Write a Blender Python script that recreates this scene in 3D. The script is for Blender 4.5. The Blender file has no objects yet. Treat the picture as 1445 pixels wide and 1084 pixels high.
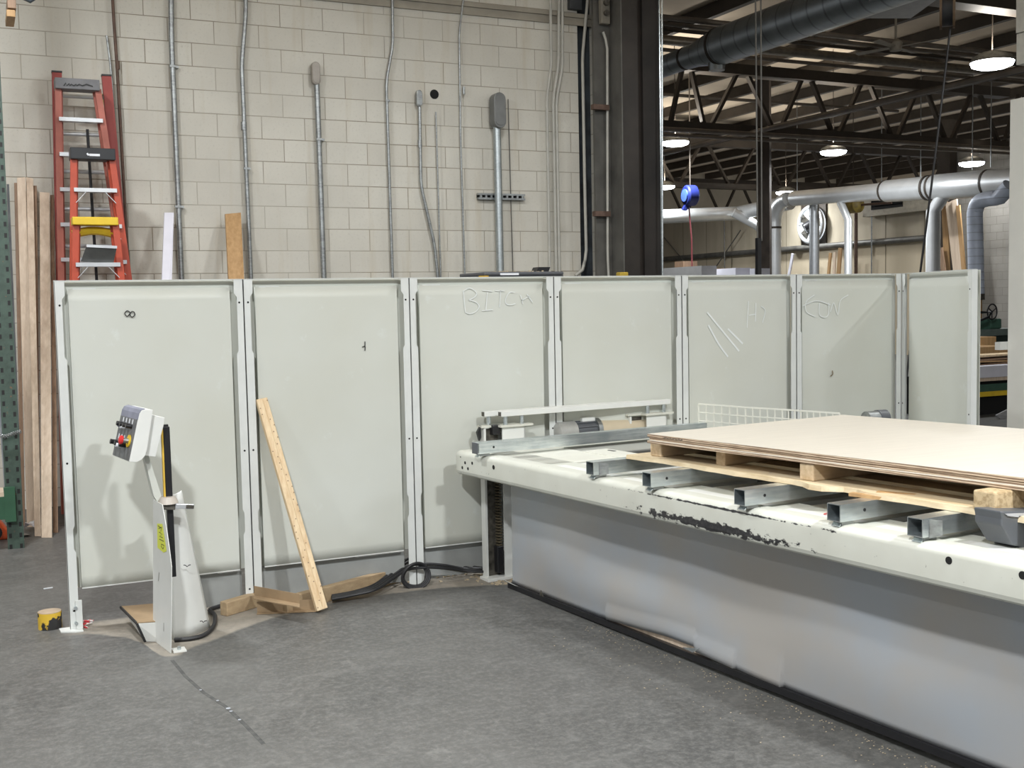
import bpy, bmesh, math, random
from mathutils import Vector, Matrix
random.seed(7)
PI = math.pi
SC = bpy.context.scene
COL = SC.collection

# ------------------------------------------------------------------ camera
F = 1600.0; CH = 1.62
YAW = math.radians(25.35); PITCH = .07; ROLL = .02
FW = Vector((math.sin(YAW)*math.cos(PITCH), math.cos(YAW)*math.cos(PITCH), -math.sin(PITCH)))
R0 = Vector((math.cos(YAW), -math.sin(YAW), 0)); U0 = R0.cross(FW)
RT = R0*math.cos(ROLL) - U0*math.sin(ROLL); UP = U0*math.cos(ROLL) + R0*math.sin(ROLL)
CAM = Vector((0, 0, CH))
cd = bpy.data.cameras.new('camera'); cam = bpy.data.objects.new('camera', cd); COL.objects.link(cam)
cam.matrix_world = Matrix.Translation(CAM) @ Matrix((RT, UP, -FW)).transposed().to_4x4()
cd.sensor_width = 36; cd.lens = 36*F/1445; cd.clip_start = .05; cd.clip_end = 200
SC.camera = cam
SC.view_settings.view_transform = 'Standard'; SC.view_settings.look = 'None'
SC.view_settings.exposure = 0.0; SC.view_settings.gamma = 1; SC.view_settings.use_curve_mapping = False
# ------------------------------------------------------------------ world + high-bay lamps
w = bpy.data.worlds.new('world'); SC.world = w; w.use_nodes = True
w.node_tree.nodes['Background'].inputs[0].default_value = (.96, .98, 1, 1)
w.node_tree.nodes['Background'].inputs[1].default_value = .42
LAMP_Z = 5.0
# x, y, watts
NEAR_LAMPS = [(3.0, -.3, 375), (-1.0, .4, 450), (7.8, .3, 90), (-.4, 6.6, 140), (3.6, 6.9, 62), (9.5, 5.2, 85), (-4.8, 3.0, 110)]  # the last one is an added fill for surfaces facing left

def ray(x, y): return RT*((x-722.5)/F) + UP*((542-y)/F) + FW
def pz(x, y, z=0.0): d = ray(x, y); return CAM + d*((z-CH)/d.z)       # pixel ray meets a horizontal plane
def py(x, y, Y): d = ray(x, y); return CAM + d*(Y/d.y)                # ... the plane y = Y
def px(x, y, X): d = ray(x, y); return CAM + d*(X/d.x)                # ... the plane x = X
def pn(x, y, p0, n): d = ray(x, y); return CAM + d*((p0-CAM).dot(n)/d.dot(n))

# ------------------------------------------------------------------ materials
def new_mat(name):
    m = bpy.data.materials.new(name); m.use_nodes = True; return m, m.node_tree, m.node_tree.nodes['Principled BSDF']
def N(t, kind, **kw):
    n = t.nodes.new(kind)
    for k, v in kw.items(): setattr(n, k, v)
    return n
def mix(t, fac, a, b):
    n = N(t, 'ShaderNodeMix', data_type='RGBA')
    if isinstance(fac, (int, float)): n.inputs[0].default_value = fac
    else: t.links.new(fac, n.inputs[0])
    for i, v in ((6, a), (7, b)):
        if isinstance(v, tuple): n.inputs[i].default_value = (*v[:3], 1)
        else: t.links.new(v, n.inputs[i])
    return n.outputs[2]
def ramp(t, v, a, b, ca=(0, 0, 0), cb=(1, 1, 1)):
    n = N(t, 'ShaderNodeValToRGB'); e = n.color_ramp.elements
    e[0].position = a; e[1].position = b; e[0].color = (*ca, 1); e[1].color = (*cb, 1)
    t.links.new(v, n.inputs[0]); return n.outputs[0]
def math_(t, op, a, b=None, c=None):
    n = N(t, 'ShaderNodeMath', operation=op)
    for i, v in enumerate((a, b, c)):
        if v is None: continue
        if isinstance(v, (int, float)): n.inputs[i].default_value = v
        else: t.links.new(v, n.inputs[i])
    return n.outputs[0]
def pos(t, scale=(1, 1, 1), loc=(0, 0, 0), kind='Object'):
    tc = N(t, 'ShaderNodeTexCoord'); mp = N(t, 'ShaderNodeMapping')
    mp.inputs['Scale'].default_value = scale; mp.inputs['Location'].default_value = loc
    t.links.new(tc.outputs[kind], mp.inputs[0]); return mp.outputs[0]
def world_pos(t): return N(t, 'ShaderNodeNewGeometry').outputs['Position']
def noise(t, vec, scale, detail=4, rough=.55):
    n = N(t, 'ShaderNodeTexNoise'); n.inputs['Scale'].default_value = scale
    n.inputs['Detail'].default_value = detail; n.inputs['Roughness'].default_value = rough
    t.links.new(vec, n.inputs['Vector']); return n.outputs['Fac']
def bump(t, b, h, strength=.3, dist=.01):
    n = N(t, 'ShaderNodeBump'); n.inputs['Strength'].default_value = strength; n.inputs['Distance'].default_value = dist
    t.links.new(h, n.inputs['Height']); t.links.new(n.outputs[0], b.inputs['Normal'])
def M(name, col, rough=.5, metal=0.0, var=.12, scale=8, stretch=(1, 1, 1), bmp=0, col2=None, lo=.35, hi=.7, spec=.5):
    m, t, b = new_mat(name)
    v = noise(t, pos(t, stretch), scale)
    c2 = col2 or tuple(max(0, x*(1-var*2)) for x in col)
    t.links.new(mix(t, ramp(t, v, lo, hi), col, c2), b.inputs['Base Color'])
    b.inputs['Roughness'].default_value = rough; b.inputs['Metallic'].default_value = metal
    b.inputs['Specular IOR Level'].default_value = spec
    if bmp: bump(t, b, v, bmp, .004)
    return m
def EM(name, col, s):
    m, t, b = new_mat(name)
    b.inputs['Emission Color'].default_value = (*col, 1); b.inputs['Emission Strength'].default_value = s
    b.inputs['Base Color'].default_value = (.8, .8, .8, 1); return m

def m_fence():
    m, t, b = new_mat('painted sheet'); p = world_pos(t)
    v = noise(t, p, 1.3, 3); v2 = noise(t, p, 7, 6, .7)
    c = mix(t, ramp(t, v, .3, .7), (.59, .61, .565), (.55, .56, .50))
    c = mix(t, ramp(t, v2, .62, .8), c, (.64, .67, .64))
    t.links.new(c, b.inputs['Base Color']); b.inputs['Roughness'].default_value = .42
    b.inputs['Specular IOR Level'].default_value = .35
    bump(t, b, noise(t, p, 2.2, 2), .12, .02); return m
def m_floor():
    m, t, b = new_mat('coated concrete'); p = world_pos(t)
    s = N(t, 'ShaderNodeSeparateXYZ'); t.links.new(p, s.inputs[0])
    v = noise(t, p, 1.1, 5, .6); v2 = noise(t, p, 9, 8, .72); v3 = noise(t, p, 60, 4, .8)
    base = mix(t, ramp(t, v, .3, .7), (.062, .0625, .060), (.108, .107, .101))
    base = mix(t, ramp(t, v2, .50, .70), base, (.128, .128, .122))
    mp = N(t, 'ShaderNodeMapping'); mp.inputs['Rotation'].default_value = (0, 0, -.35); mp.inputs['Scale'].default_value = (1, 2.2, 1)
    t.links.new(p, mp.inputs[0])
    base = mix(t, math_(t, 'MULTIPLY', ramp(t, noise(t, mp.outputs[0], 2.6, 8, .75), .52, .72), .6), base, (.145, .146, .14))
    dx = math_(t, 'SUBTRACT', s.outputs[0], 1.75); dy = math_(t, 'SUBTRACT', s.outputs[1], 4.1)
    rad = math_(t, 'ADD', math_(t, 'SQRT', math_(t, 'ADD', math_(t, 'MULTIPLY', dx, dx), math_(t, 'MULTIPLY', dy, dy))), math_(t, 'MULTIPLY', v, .5))
    ringn = N(t, 'ShaderNodeCombineXYZ'); t.links.new(math_(t, 'MULTIPLY', rad, 11), ringn.inputs[0]); t.links.new(math_(t, 'MULTIPLY', dx, .5), ringn.inputs[1])
    base = mix(t, math_(t, 'MULTIPLY', ramp(t, noise(t, ringn.outputs[0], 1.8, 5, .7), .52, .75), .4), base, (.16, .16, .152))
    base = mix(t, ramp(t, noise(t, p, 1.9, 8, .8), .58, .68), base, (.17, .17, .16))
    base = mix(t, math_(t, 'MULTIPLY', ramp(t, noise(t, p, 34, 5, .75), .45, .68), .45), base, (.20, .198, .187))
    base = mix(t, ramp(t, v3, .70, .76), base, (.36, .34, .30))
    # bare dusty strip under the fence, front edge follows a curve
    fc = N(t, 'ShaderNodeFloatCurve'); cur = fc.mapping.curves[0]
    pts = [(0.0, 6.05), (.42, 6.03), (.56, 5.93), (.68, 5.72), (.775, 5.43), (.86, 5.50), (1.0, 5.60), (1.3, 5.82), (1.69, 5.98), (2.1, 6.02), (2.45, 5.97), (2.7, 5.88), (3.0, 5.6)]
    mpx = lambda x: (x+.0)/4.0
    mpy = lambda y: (y-5.0)/2.0
    for i, (x, y) in enumerate(pts):
        if i < 2: cur.points[i].location = (mpx(x), mpy(y))
        else: cur.points.new(mpx(x), mpy(y))
    fc.mapping.update()
    t.links.new(math_(t, 'MULTIPLY', s.outputs[0], .25), fc.inputs['Value'])
    yb = math_(t, 'MULTIPLY_ADD', fc.outputs[0], 2.0, 5.0)
    yy = math_(t, 'ADD', s.outputs[1], math_(t, 'MULTIPLY', math_(t, 'SUBTRACT', noise(t, p, 6, 4), .5), .07))
    inside = math_(t, 'MULTIPLY', ramp(t, math_(t, 'ADD', math_(t, 'MULTIPLY', math_(t, 'SUBTRACT', yy, yb), 30), .5), .0, 1),
                   ramp(t, math_(t, 'ADD', math_(t, 'MULTIPLY', math_(t, 'SUBTRACT', 6.24, yy), 20), .5), 0, 1))
    inside = math_(t, 'MULTIPLY', inside, ramp(t, math_(t, 'MULTIPLY', math_(t, 'SUBTRACT', s.outputs[0], .3), 6), 0, 1))
    inside = math_(t, 'MULTIPLY', inside, ramp(t, math_(t, 'MULTIPLY', math_(t, 'SUBTRACT', 3.2, s.outputs[0]), 6), 0, 1))
    dust = mix(t, ramp(t, noise(t, p, 14, 8, .75), .35, .7), (.30, .27, .225), (.20, .185, .16))
    t.links.new(mix(t, inside, base, dust), b.inputs['Base Color'])
    t.links.new(math_(t, 'MULTIPLY_ADD', inside, .35, .50), b.inputs['Roughness'])
    b.inputs['Specular IOR Level'].default_value = .45
    bump(t, b, math_(t, 'ADD', v2, math_(t, 'MULTIPLY', v3, .5)), .12, .004); return m
YW = 10.2                                                              # the block wall's face
def m_block(name, axis, ch, bw, z0, x0, ca, cb):
    m, t, b = new_mat(name); p = world_pos(t)
    s = N(t, 'ShaderNodeSeparateXYZ'); t.links.new(p, s.inputs[0])
    c = N(t, 'ShaderNodeCombineXYZ')
    t.links.new(math_(t, 'SUBTRACT', s.outputs[axis], x0-20*bw), c.inputs[0]); t.links.new(math_(t, 'SUBTRACT', s.outputs[2], z0-40*ch), c.inputs[1])
    br = N(t, 'ShaderNodeTexBrick'); t.links.new(c.outputs[0], br.inputs['Vector'])
    br.offset = .5; br.inputs['Scale'].default_value = 1; br.inputs['Brick Width'].default_value = bw; br.inputs['Row Height'].default_value = ch
    br.inputs['Mortar Size'].default_value = .0042; br.inputs['Mortar Smooth'].default_value = .35; br.inputs['Bias'].default_value = 0
    br.inputs['Color1'].default_value = (*ca, 1); br.inputs['Color2'].default_value = (*cb, 1); br.inputs['Mortar'].default_value = (ca[0]*.40, ca[1]*.35, ca[2]*.29, 1)
    v = noise(t, p, 1.0, 4); v2 = noise(t, p, 45, 5, .7)
    col = mix(t, ramp(t, v, .35, .75), br.outputs[0], tuple(x*.86 for x in cb))
    mp = N(t, 'ShaderNodeMapping'); mp.inputs['Scale'].default_value = (6, 6, .5); t.links.new(p, mp.inputs[0])
    col = mix(t, math_(t, 'MULTIPLY', ramp(t, noise(t, mp.outputs[0], 1.5, 4), .55, .8), .5), col, (ca[0]*.72, ca[1]*.64, ca[2]*.52))
    t.links.new(mix(t, ramp(t, v2, .55, .75), col, tuple(x*.8 for x in cb)), b.inputs['Base Color'])
    b.inputs['Roughness'].default_value = .75
    h = math_(t, 'SUBTRACT', math_(t, 'MULTIPLY', v2, .35), br.outputs['Fac'])
    bump(t, b, h, .55, .008); return m
def m_beam():
    m, t, b = new_mat('chipped cream paint'); p = pos(t, (1, -1, 1), kind='Object')   # local x across, -y along the beam, z up
    s = N(t, 'ShaderNodeSeparateXYZ'); t.links.new(p, s.inputs[0]); x, y, z = s.outputs
    z = math_(t, 'SUBTRACT', z, math_(t, 'MULTIPLY', y, .011))
    n1 = noise(t, pos(t, (1, -.55, 1)), 38, 8, .75); n2 = noise(t, p, 7, 3)
    def band(v, c, w):                                                 # 1 at c, 0 beyond w
        return math_(t, 'SUBTRACT', 1, math_(t, 'MULTIPLY', math_(t, 'ABSOLUTE', math_(t, 'SUBTRACT', v, c)), 1/w))
    zl = math_(t, 'MULTIPLY_ADD', y, .004, .672)
    a = math_(t, 'MULTIPLY', math_(t, 'MAXIMUM', band(z, .687, .034), 0), math_(t, 'MAXIMUM', band(y, 2.02, .72), 0))
    a = math_(t, 'ADD', math_(t, 'MULTIPLY', a, 1.25), math_(t, 'MULTIPLY', math_(t, 'SUBTRACT', n1, .5), 3.0))
    lim = math_(t, 'MULTIPLY', math_(t, 'MAXIMUM', band(z, .687, .038), 0), 6)
    ca = math_(t, 'MULTIPLY', ramp(t, a, .46, .50), math_(t, 'MINIMUM', lim, 1))
    e = math_(t, 'MULTIPLY', math_(t, 'MAXIMUM', band(z, .768, .008), 0), math_(t, 'MAXIMUM', band(y, 2.1, .95), 0))
    e = math_(t, 'ADD', e, math_(t, 'MULTIPLY', math_(t, 'SUBTRACT', n1, .5), 2.6))
    cb = math_(t, 'MULTIPLY', ramp(t, e, .42, .47), math_(t, 'MINIMUM', math_(t, 'MULTIPLY', math_(t, 'MAXIMUM', band(z, .768, .010), 0), 6), 1))
    chip = math_(t, 'MAXIMUM', ca, cb)
    base = mix(t, ramp(t, n2, .35, .75), (.565, .575, .515), (.52, .525, .465))
    spots = ramp(t, noise(t, p, 38, 3), .72, .75)
    base = mix(t, math_(t, 'MULTIPLY', spots, .6), base, (.16, .16, .15))
    dark = mix(t, ramp(t, noise(t, p, 90, 4), .4, .7), (.018, .018, .020), (.05, .05, .052))
    t.links.new(mix(t, chip, base, dark), b.inputs['Base Color']); b.inputs['Roughness'].default_value = .4
    bump(t, b, math_(t, 'SUBTRACT', 1, chip), .4, .001); return m
def m_galv(name='galvanised steel', c1=(.52, .56, .58), c2=(.36, .40, .42), r=.36, sc=9):
    m, t, b = new_mat(name); p = pos(t, (1, 1, 1))
    v = noise(t, p, sc, 4, .6); mp = pos(t, (1.5, 14, 14)); v2 = noise(t, mp, 5, 4)
    t.links.new(mix(t, ramp(t, math_(t, 'MULTIPLY_ADD', v2, .5, math_(t, 'MULTIPLY', v, .5)), .4, .62), c1, c2), b.inputs['Base Color'])
    b.inputs['Metallic'].default_value = .88; b.inputs['Roughness'].default_value = r; return m
def m_wood(name, c1, c2, axis='z', rough=.6, sc=1.0, knots=True):
    m, t, b = new_mat(name)
    st = {'x': (1.2, 16, 16), 'y': (16, 1.2, 16), 'z': (16, 16, 1.2)}[axis]
    p = pos(t, tuple(s*sc for s in st)); v = noise(t, p, 2.2, 5, .6); v2 = noise(t, pos(t), 26*sc, 3)
    c = mix(t, ramp(t, v, .35, .68), c1, c2)
    if knots: c = mix(t, ramp(t, noise(t, pos(t, (1, 1, 1)), 9, 2), .74, .79), c, tuple(x*.4 for x in c2))
    t.links.new(mix(t, math_(t, 'MULTIPLY', v2, .15), c, c2), b.inputs['Base Color'])
    b.inputs['Roughness'].default_value = rough; bump(t, b, v, .2, .002); return m
def m_ply_edge():
    m, t, b = new_mat('plywood edge'); s = N(t, 'ShaderNodeSeparateXYZ'); t.links.new(world_pos(t), s.inputs[0])
    wv = math_(t, 'SINE', math_(t, 'MULTIPLY', s.outputs[2], 2*PI/.0085))
    v = noise(t, pos(t, (3, 3, 60)), 5, 4)
    a = math_(t, 'ADD', math_(t, 'MULTIPLY', wv, .28), v)
    t.links.new(ramp(t, a, .35, .7, (.20, .13, .085), (.58, .46, .33)), b.inputs['Base Color']); b.inputs['Roughness'].default_value = .75; return m
def m_perf(name, col):                                                  # rack upright: punched slots
    m, t, b = new_mat(name); s = N(t, 'ShaderNodeSeparateXYZ'); t.links.new(world_pos(t), s.inputs[0])
    fz = math_(t, 'FRACT', math_(t, 'MULTIPLY', s.outputs[2], 1/.0765)); hz = math_(t, 'LESS_THAN', fz, .42)
    h = N(t, 'ShaderNodeSeparateXYZ'); t.links.new(pos(t), h.inputs[0])
    ax = math_(t, 'ABSOLUTE', h.outputs[0]); hx = math_(t, 'MULTIPLY', math_(t, 'GREATER_THAN', ax, .024), math_(t, 'LESS_THAN', ax, .042))
    v = noise(t, world_pos(t), 12, 5, .7)
    c = mix(t, ramp(t, v, .4, .7), col, tuple(x*.6 for x in col)); c = mix(t, ramp(t, noise(t, world_pos(t), 30, 4), .66, .72), c, (.16, .09, .05))
    t.links.new(mix(t, math_(t, 'MULTIPLY', hz, hx), c, (.01, .01, .01)), b.inputs['Base Color']); b.inputs['Roughness'].default_value = .6; return m
def m_spiral(name, axis, pitch, c=(.44, .48, .50), metal=.8, r=.38):
    m, t, b = new_mat(name); s = N(t, 'ShaderNodeSeparateXYZ'); t.links.new(world_pos(t), s.inputs[0])
    f = math_(t, 'FRACT', math_(t, 'MULTIPLY', s.outputs[axis], 1/pitch)); g = math_(t, 'LESS_THAN', f, .10)
    v = noise(t, world_pos(t), 3, 4)
    t.links.new(mix(t, math_(t, 'MULTIPLY', g, .55), mix(t, ramp(t, v, .35, .7), c, tuple(x*.75 for x in c)), tuple(x*.35 for x in c)), b.inputs['Base Color'])
    b.inputs['Metallic'].default_value = metal; b.inputs['Roughness'].default_value = r; return m
def m_siding():
    m, t, b = new_mat('tan wall sheeting'); s = N(t, 'ShaderNodeSeparateXYZ'); t.links.new(world_pos(t), s.inputs[0])
    f = math_(t, 'FRACT', math_(t, 'MULTIPLY', s.outputs[1], 1/1.45)); g = math_(t, 'LESS_THAN', f, .02)
    mp = N(t, 'ShaderNodeMapping'); mp.inputs['Scale'].default_value = (1, 1.6, .35); t.links.new(world_pos(t), mp.inputs[0])
    v = noise(t, mp.outputs[0], 1.3, 5)
    low = ramp(t, math_(t, 'SUBTRACT', 3.4, s.outputs[2]), 0, .4)
    a = mix(t, ramp(t, v, .35, .7), (.50, .445, .345), (.40, .35, .26))
    c = mix(t, math_(t, 'MULTIPLY', low, .6), a, (.56, .47, .33))
    t.links.new(mix(t, g, c, (.2, .17, .12)), b.inputs['Base Color']); b.inputs['Roughness'].default_value = .8; return m

MF = m_fence()
M_flange = M('painted fence flange', (.66, .68, .66), .4, var=.04)
M_cream = m_beam()
M_cream2 = M('cream machine paint', (.64, .64, .57), .42, var=.05, scale=5)
M_white = M('white machine paint', (.72, .73, .70), .4, var=.05, scale=4)
M_galv = m_galv('galvanised steel', (.74, .79, .80), (.50, .56, .58), .27)
M_cond = m_galv('weathered conduit', (.40, .42, .42), (.25, .26, .26), .42, 14)
M_condw = M('painted conduit', (.50, .49, .44), .5, var=.08)
M_rust = M('rusty pipe', (.16, .10, .075), .6, .3, var=.2, scale=20)
M_dark = M('dark rubber', (.018, .018, .02), .5, var=.1)
M_black = M('black plastic', (.012, .012, .014), .35, var=.1)
M_grease = M('greasy steel', (.13, .12, .10), .5, .4, var=.35, scale=30)
M_grey = M('grey plastic', (.09, .097, .107), .45, var=.05)
M_greyd = M('dark grey panel', (.12, .125, .13), .5, var=.05)
M_bluegrey = M('dusty blue grey cover', (.22, .23, .30), .45, var=.15, scale=14)
M_steelcol = M('dark primed steel', (.040, .032, .026), .5, .2, var=.25, scale=3)
M_steelgrey = M('grey steel channel', (.16, .155, .14), .5, .3, var=.2, scale=4)
M_truss = M('dark roof steel', (.055, .043, .032), .6, .1, var=.2, scale=2)
M_pipe = M('roof pipe', (.20, .17, .14), .5, .3, var=.2, scale=2)
M_pine = m_wood('pine', (.80, .65, .43), (.62, .43, .24))
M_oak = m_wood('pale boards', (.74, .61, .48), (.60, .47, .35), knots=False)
M_oakd = m_wood('shaded boards', (.34, .22, .14), (.22, .14, .09), knots=False)  # dark brown wood; on the leaning boards the shade is in this colour
M_tan = m_wood('tan plank', (.48, .30, .14), (.36, .21, .09))
M_pallet = m_wood('pallet lumber', (.66, .52, .35), (.46, .33, .19), 'x')
M_deck = m_wood('pallet deck boards', (.70, .60, .42), (.50, .38, .22), 'y')
M_ply = M('birch plywood face', (.57, .53, .455), .5, var=.04, scale=3, stretch=(1, 12, 1))
M_edge = m_ply_edge()
M_card = M('brown cardboard', (.34, .24, .14), .75, var=.1)
M_lumber = m_wood('dull lumber', (.44, .33, .20), (.31, .22, .13), 'x')
M_yellow = M('yellow paint', (.80, .55, .03), .45, var=.08)
M_worn = M('chipped yellow paint', (.66, .43, .04), .55, col2=(.02, .02, .02), scale=9, lo=.5, hi=.53)
M_red = M('red plastic', (.62, .03, .03), .35, var=.05)
M_ladr = M('red ladder rail', (.36, .055, .045), .45, var=.1)
M_lado = M('orange ladder rail', (.50, .075, .035), .4, var=.08)
M_ladp = M('faded ladder rail', (.48, .15, .11), .5, var=.1)
M_alu = M('aluminium', (.62, .64, .66), .35, .6, var=.06)
M_lab = M('yellow label', (.75, .80, .08), .5, var=.03)
M_paper = M('white paper', (.80, .82, .86), .6, var=.03)
M_whiteb = M('white board', (.74, .74, .82), .5, var=.03)
M_chalk = M('chalk', (.74, .77, .76), .9, var=.03)
M_ink = M('marker ink', (.015, .015, .015), .5, var=.03)
M_green = M('machine green', (.05, .12, .085), .5, var=.15)
M_rackg = m_perf('punched green steel', (.06, .095, .075))
M_greenb = M('green rack beam', (.035, .11, .06), .5, var=.1)
M_orange = M('orange red paint', (.55, .08, .02), .4, var=.1)
M_duct = m_spiral('spiral duct steel', 1, .34)
M_ductb = M('bright duct', (.74, .76, .77), .38, .55, var=.08, scale=2)
M_flex = m_spiral('flexible duct', 2, .16, (.62, .68, .80), .2, .45)
M_blue = M('blue plastic', (.012, .02, .13), .4, var=.1)
M_roof = M('roof panel', (.56, .47, .36), .8, var=.08, scale=.7)
M_skirt = M('grey sheet skirt', (.365, .39, .42), .36, .15, var=.08, scale=1.6, col2=(.395, .375, .35), lo=.4, hi=.65)
M_mesh = M('white wire mesh', (.72, .72, .64), .5, var=.03)
M_lens = EM('lamp diffuser', (.93, .97, 1.0), 22)
M_void = M('dark void', (.008, .008, .008), .9, var=.05)
M_dust = M('sawdust', (.52, .43, .30), .9, var=.15, scale=40)
M_sheet = M('translucent plastic sheet', (.30, .32, .34), .3, var=.2, scale=6)

# ------------------------------------------------------------------ mesh helpers
def V(*a): return Vector(a if len(a) > 1 else a[0])
class MB:
    def __init__(s): s.v = []; s.f = []
    def add(s, vs, fs):
        k = len(s.v); s.v += [Vector(p) for p in vs]; s.f += [tuple(i+k for i in f) for f in fs]; return s
    def box(s, a, b):
        x0, y0, z0 = a; x1, y1, z1 = b
        return s.add([(x, y, z) for z in (z0, z1) for y in (y0, y1) for x in (x0, x1)],
                     [(0, 2, 3, 1), (4, 5, 7, 6), (0, 1, 5, 4), (2, 6, 7, 3), (0, 4, 6, 2), (1, 3, 7, 5)])
    def hexa(s, p):                                                    # 8 points, bottom 0-3 ring, top 4-7 ring
        return s.add(p, [(3, 2, 1, 0), (4, 5, 6, 7), (0, 1, 5, 4), (1, 2, 6, 5), (2, 3, 7, 6), (3, 0, 4, 7)])
    def prism(s, poly, d):
        n = len(poly); d = Vector(d); P = [Vector(q) for q in poly]
        return s.add(P + [q+d for q in P], [tuple(range(n-1, -1, -1)), tuple(range(n, 2*n))] + [(i, (i+1) % n, n+(i+1) % n, n+i) for i in range(n)])
    def bar(s, a, b, w, h, up=(0, 0, 1)):
        a = Vector(a); b = Vector(b); d = (b-a).normalized(); u = Vector(up)
        if abs(d.dot(u)) > .99: u = Vector((0, 1, 0))
        r = d.cross(u).normalized(); u = r.cross(d)
        q = [(-1, -1), (1, -1), (1, 1), (-1, 1)]
        return s.hexa([a + r*(i*w/2) + u*(j*h/2) for i, j in q] + [b + r*(i*w/2) + u*(j*h/2) for i, j in q])
    def tube(s, pts, r, n=10, closed=False, cap=True):
        P = [Vector(p) for p in pts]; m = len(P); rr = r if isinstance(r, (list, tuple)) else [r]*m; prev = None; k = len(s.v)
        for i in range(m):
            if closed: d = P[(i+1) % m]-P[i-1]
            else: d = P[min(i+1, m-1)]-P[max(i-1, 0)]
            d.normalize()
            if prev is None:
                a = Vector((0, 0, 1)) if abs(d.z) < .9 else Vector((1, 0, 0)); prev = d.cross(a).normalized()
            prev = (prev - d*prev.dot(d)).normalized(); q = d.cross(prev)
            for j in range(n):
                t = 2*PI*j/n; s.v.append(P[i] + (prev*math.cos(t) + q*math.sin(t))*rr[i])
        for i in range(m if closed else m-1):
            for j in range(n):
                a = k+i*n+j; b = k+i*n+(j+1) % n; c = k+((i+1) % m)*n+(j+1) % n; e = k+((i+1) % m)*n+j; s.f.append((a, b, c, e))
        if cap and not closed:
            s.f.append(tuple(range(k+n-1, k-1, -1))); s.f.append(tuple(range(k+(m-1)*n, k+m*n)))
        return s
    def cyl(s, a, b, r, n=16): return s.tube([a, b], r, n)
    def hollow(s, a, b, w, t, up=(0, 0, 1)):                           # open square tube
        a = Vector(a); b = Vector(b); d = (b-a).normalized(); u = Vector(up); r = d.cross(u).normalized(); u = r.cross(d); k = len(s.v)
        for p in (a, b):
            for h in (w/2, w/2-t):
                for i, j in ((-1, -1), (1, -1), (1, 1), (-1, 1)): s.v.append(p + r*(i*h) + u*(j*h))
        for i in range(4):
            j = (i+1) % 4
            s.f += [(k+i, k+j, k+8+j, k+8+i), (k+4+j, k+4+i, k+12+i, k+12+j), (k+j, k+i, k+4+i, k+4+j), (k+8+i, k+8+j, k+12+j, k+12+i)]
        return s
    def build(s, name, mat, parent=None, org=None, bevel=0, smooth=False, solid=0, rot=None):
        P = parent if parent is not None else None
        o0 = Vector(org) if org is not None else (Vector((0, 0, 0)))
        me = bpy.data.meshes.new(name)
        if P is not None:
            q = P_inv[P.name]; vs = [q @ v for v in s.v]
        else:
            vs = [v-o0 for v in s.v]
        me.from_pydata([tuple(v) for v in vs], [], s.f); me.update()
        bm = bmesh.new(); bm.from_mesh(me); bmesh.ops.recalc_face_normals(bm, faces=bm.faces); bm.to_mesh(me); bm.free()
        me.materials.append(mat)
        if smooth:
            for p in me.polygons: p.use_smooth = True
            try: me.set_sharp_from_angle(angle=math.radians(40))
            except Exception: pass
        o = bpy.data.objects.new(name, me); COL.objects.link(o)
        if P is not None: o.parent = P; P_inv[o.name] = q
        else: o.location = o0; P_inv[o.name] = Matrix.Translation(-o0)

        if bevel:
            bv = o.modifiers.new('bevel', 'BEVEL'); bv.width = bevel; bv.segments = 2; bv.limit_method = 'ANGLE'
        if solid:
            sm = o.modifiers.new('solid', 'SOLIDIFY'); sm.thickness = solid; sm.offset = 0
        return o
P_inv = {}
def tag(o, label=None, cat=None, group=None, kind=None):
    for k, v in (('label', label), ('category', cat), ('group', group), ('kind', kind)):
        if v: o[k] = v
    return o
def thing(name, loc, label, cat, group=None, mat=None):
    o = bpy.data.objects.new(name, None); COL.objects.link(o); o.empty_display_size = .1
    m = mat if mat is not None else Matrix.Translation(Vector(loc))
    o.matrix_world = m; P_inv[o.name] = m.inverted()
    return tag(o, label, cat, group)
def struct(o): o['kind'] = 'structure'; return o
def arc(c, r, a0, a1, n, ax=Vector((1, 0, 0)), ay=Vector((0, 0, 1))):
    return [Vector(c) + ax*(r*math.cos(a0+(a1-a0)*i/n)) + ay*(r*math.sin(a0+(a1-a0)*i/n)) for i in range(n+1)]
def smooth_path(P, n=6):                                               # Catmull-Rom
    P = [Vector(p) for p in P]; Q = [P[0]*2-P[1]] + P + [P[-1]*2-P[-2]]; out = []
    for i in range(1, len(Q)-2):
        for k in range(n):
            t = k/n; a, b, c, d = Q[i-1], Q[i], Q[i+1], Q[i+2]
            out.append(.5*((2*b) + (c-a)*t + (2*a-5*b+4*c-d)*t*t + (3*b-a-3*c+d)*t**3))
    out.append(P[-1]); return out
def ribbon(mb, pts, nrm, w, t=.0008):
    """a drawn stroke: a thin raised band along pts on a surface with normal nrm"""
    nrm = Vector(nrm).normalized(); P = [Vector(p) for p in pts]; k = len(mb.v); m = len(P)
    for i in range(m):
        d = (P[min(i+1, m-1)]-P[max(i-1, 0)]).normalized(); r = d.cross(nrm).normalized()
        for q in (P[i]-r*w/2, P[i]+r*w/2, P[i]+r*w/2+nrm*t, P[i]-r*w/2+nrm*t): mb.v.append(q)
    for i in range(m-1):
        for j in range(4):
            a = k+i*4+j; b = k+i*4+(j+1) % 4; mb.f.append((a, b, b+4, a+4))
    mb.f.append((k+3, k+2, k+1, k)); mb.f.append(tuple(k+(m-1)*4+j for j in range(4)))

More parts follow.
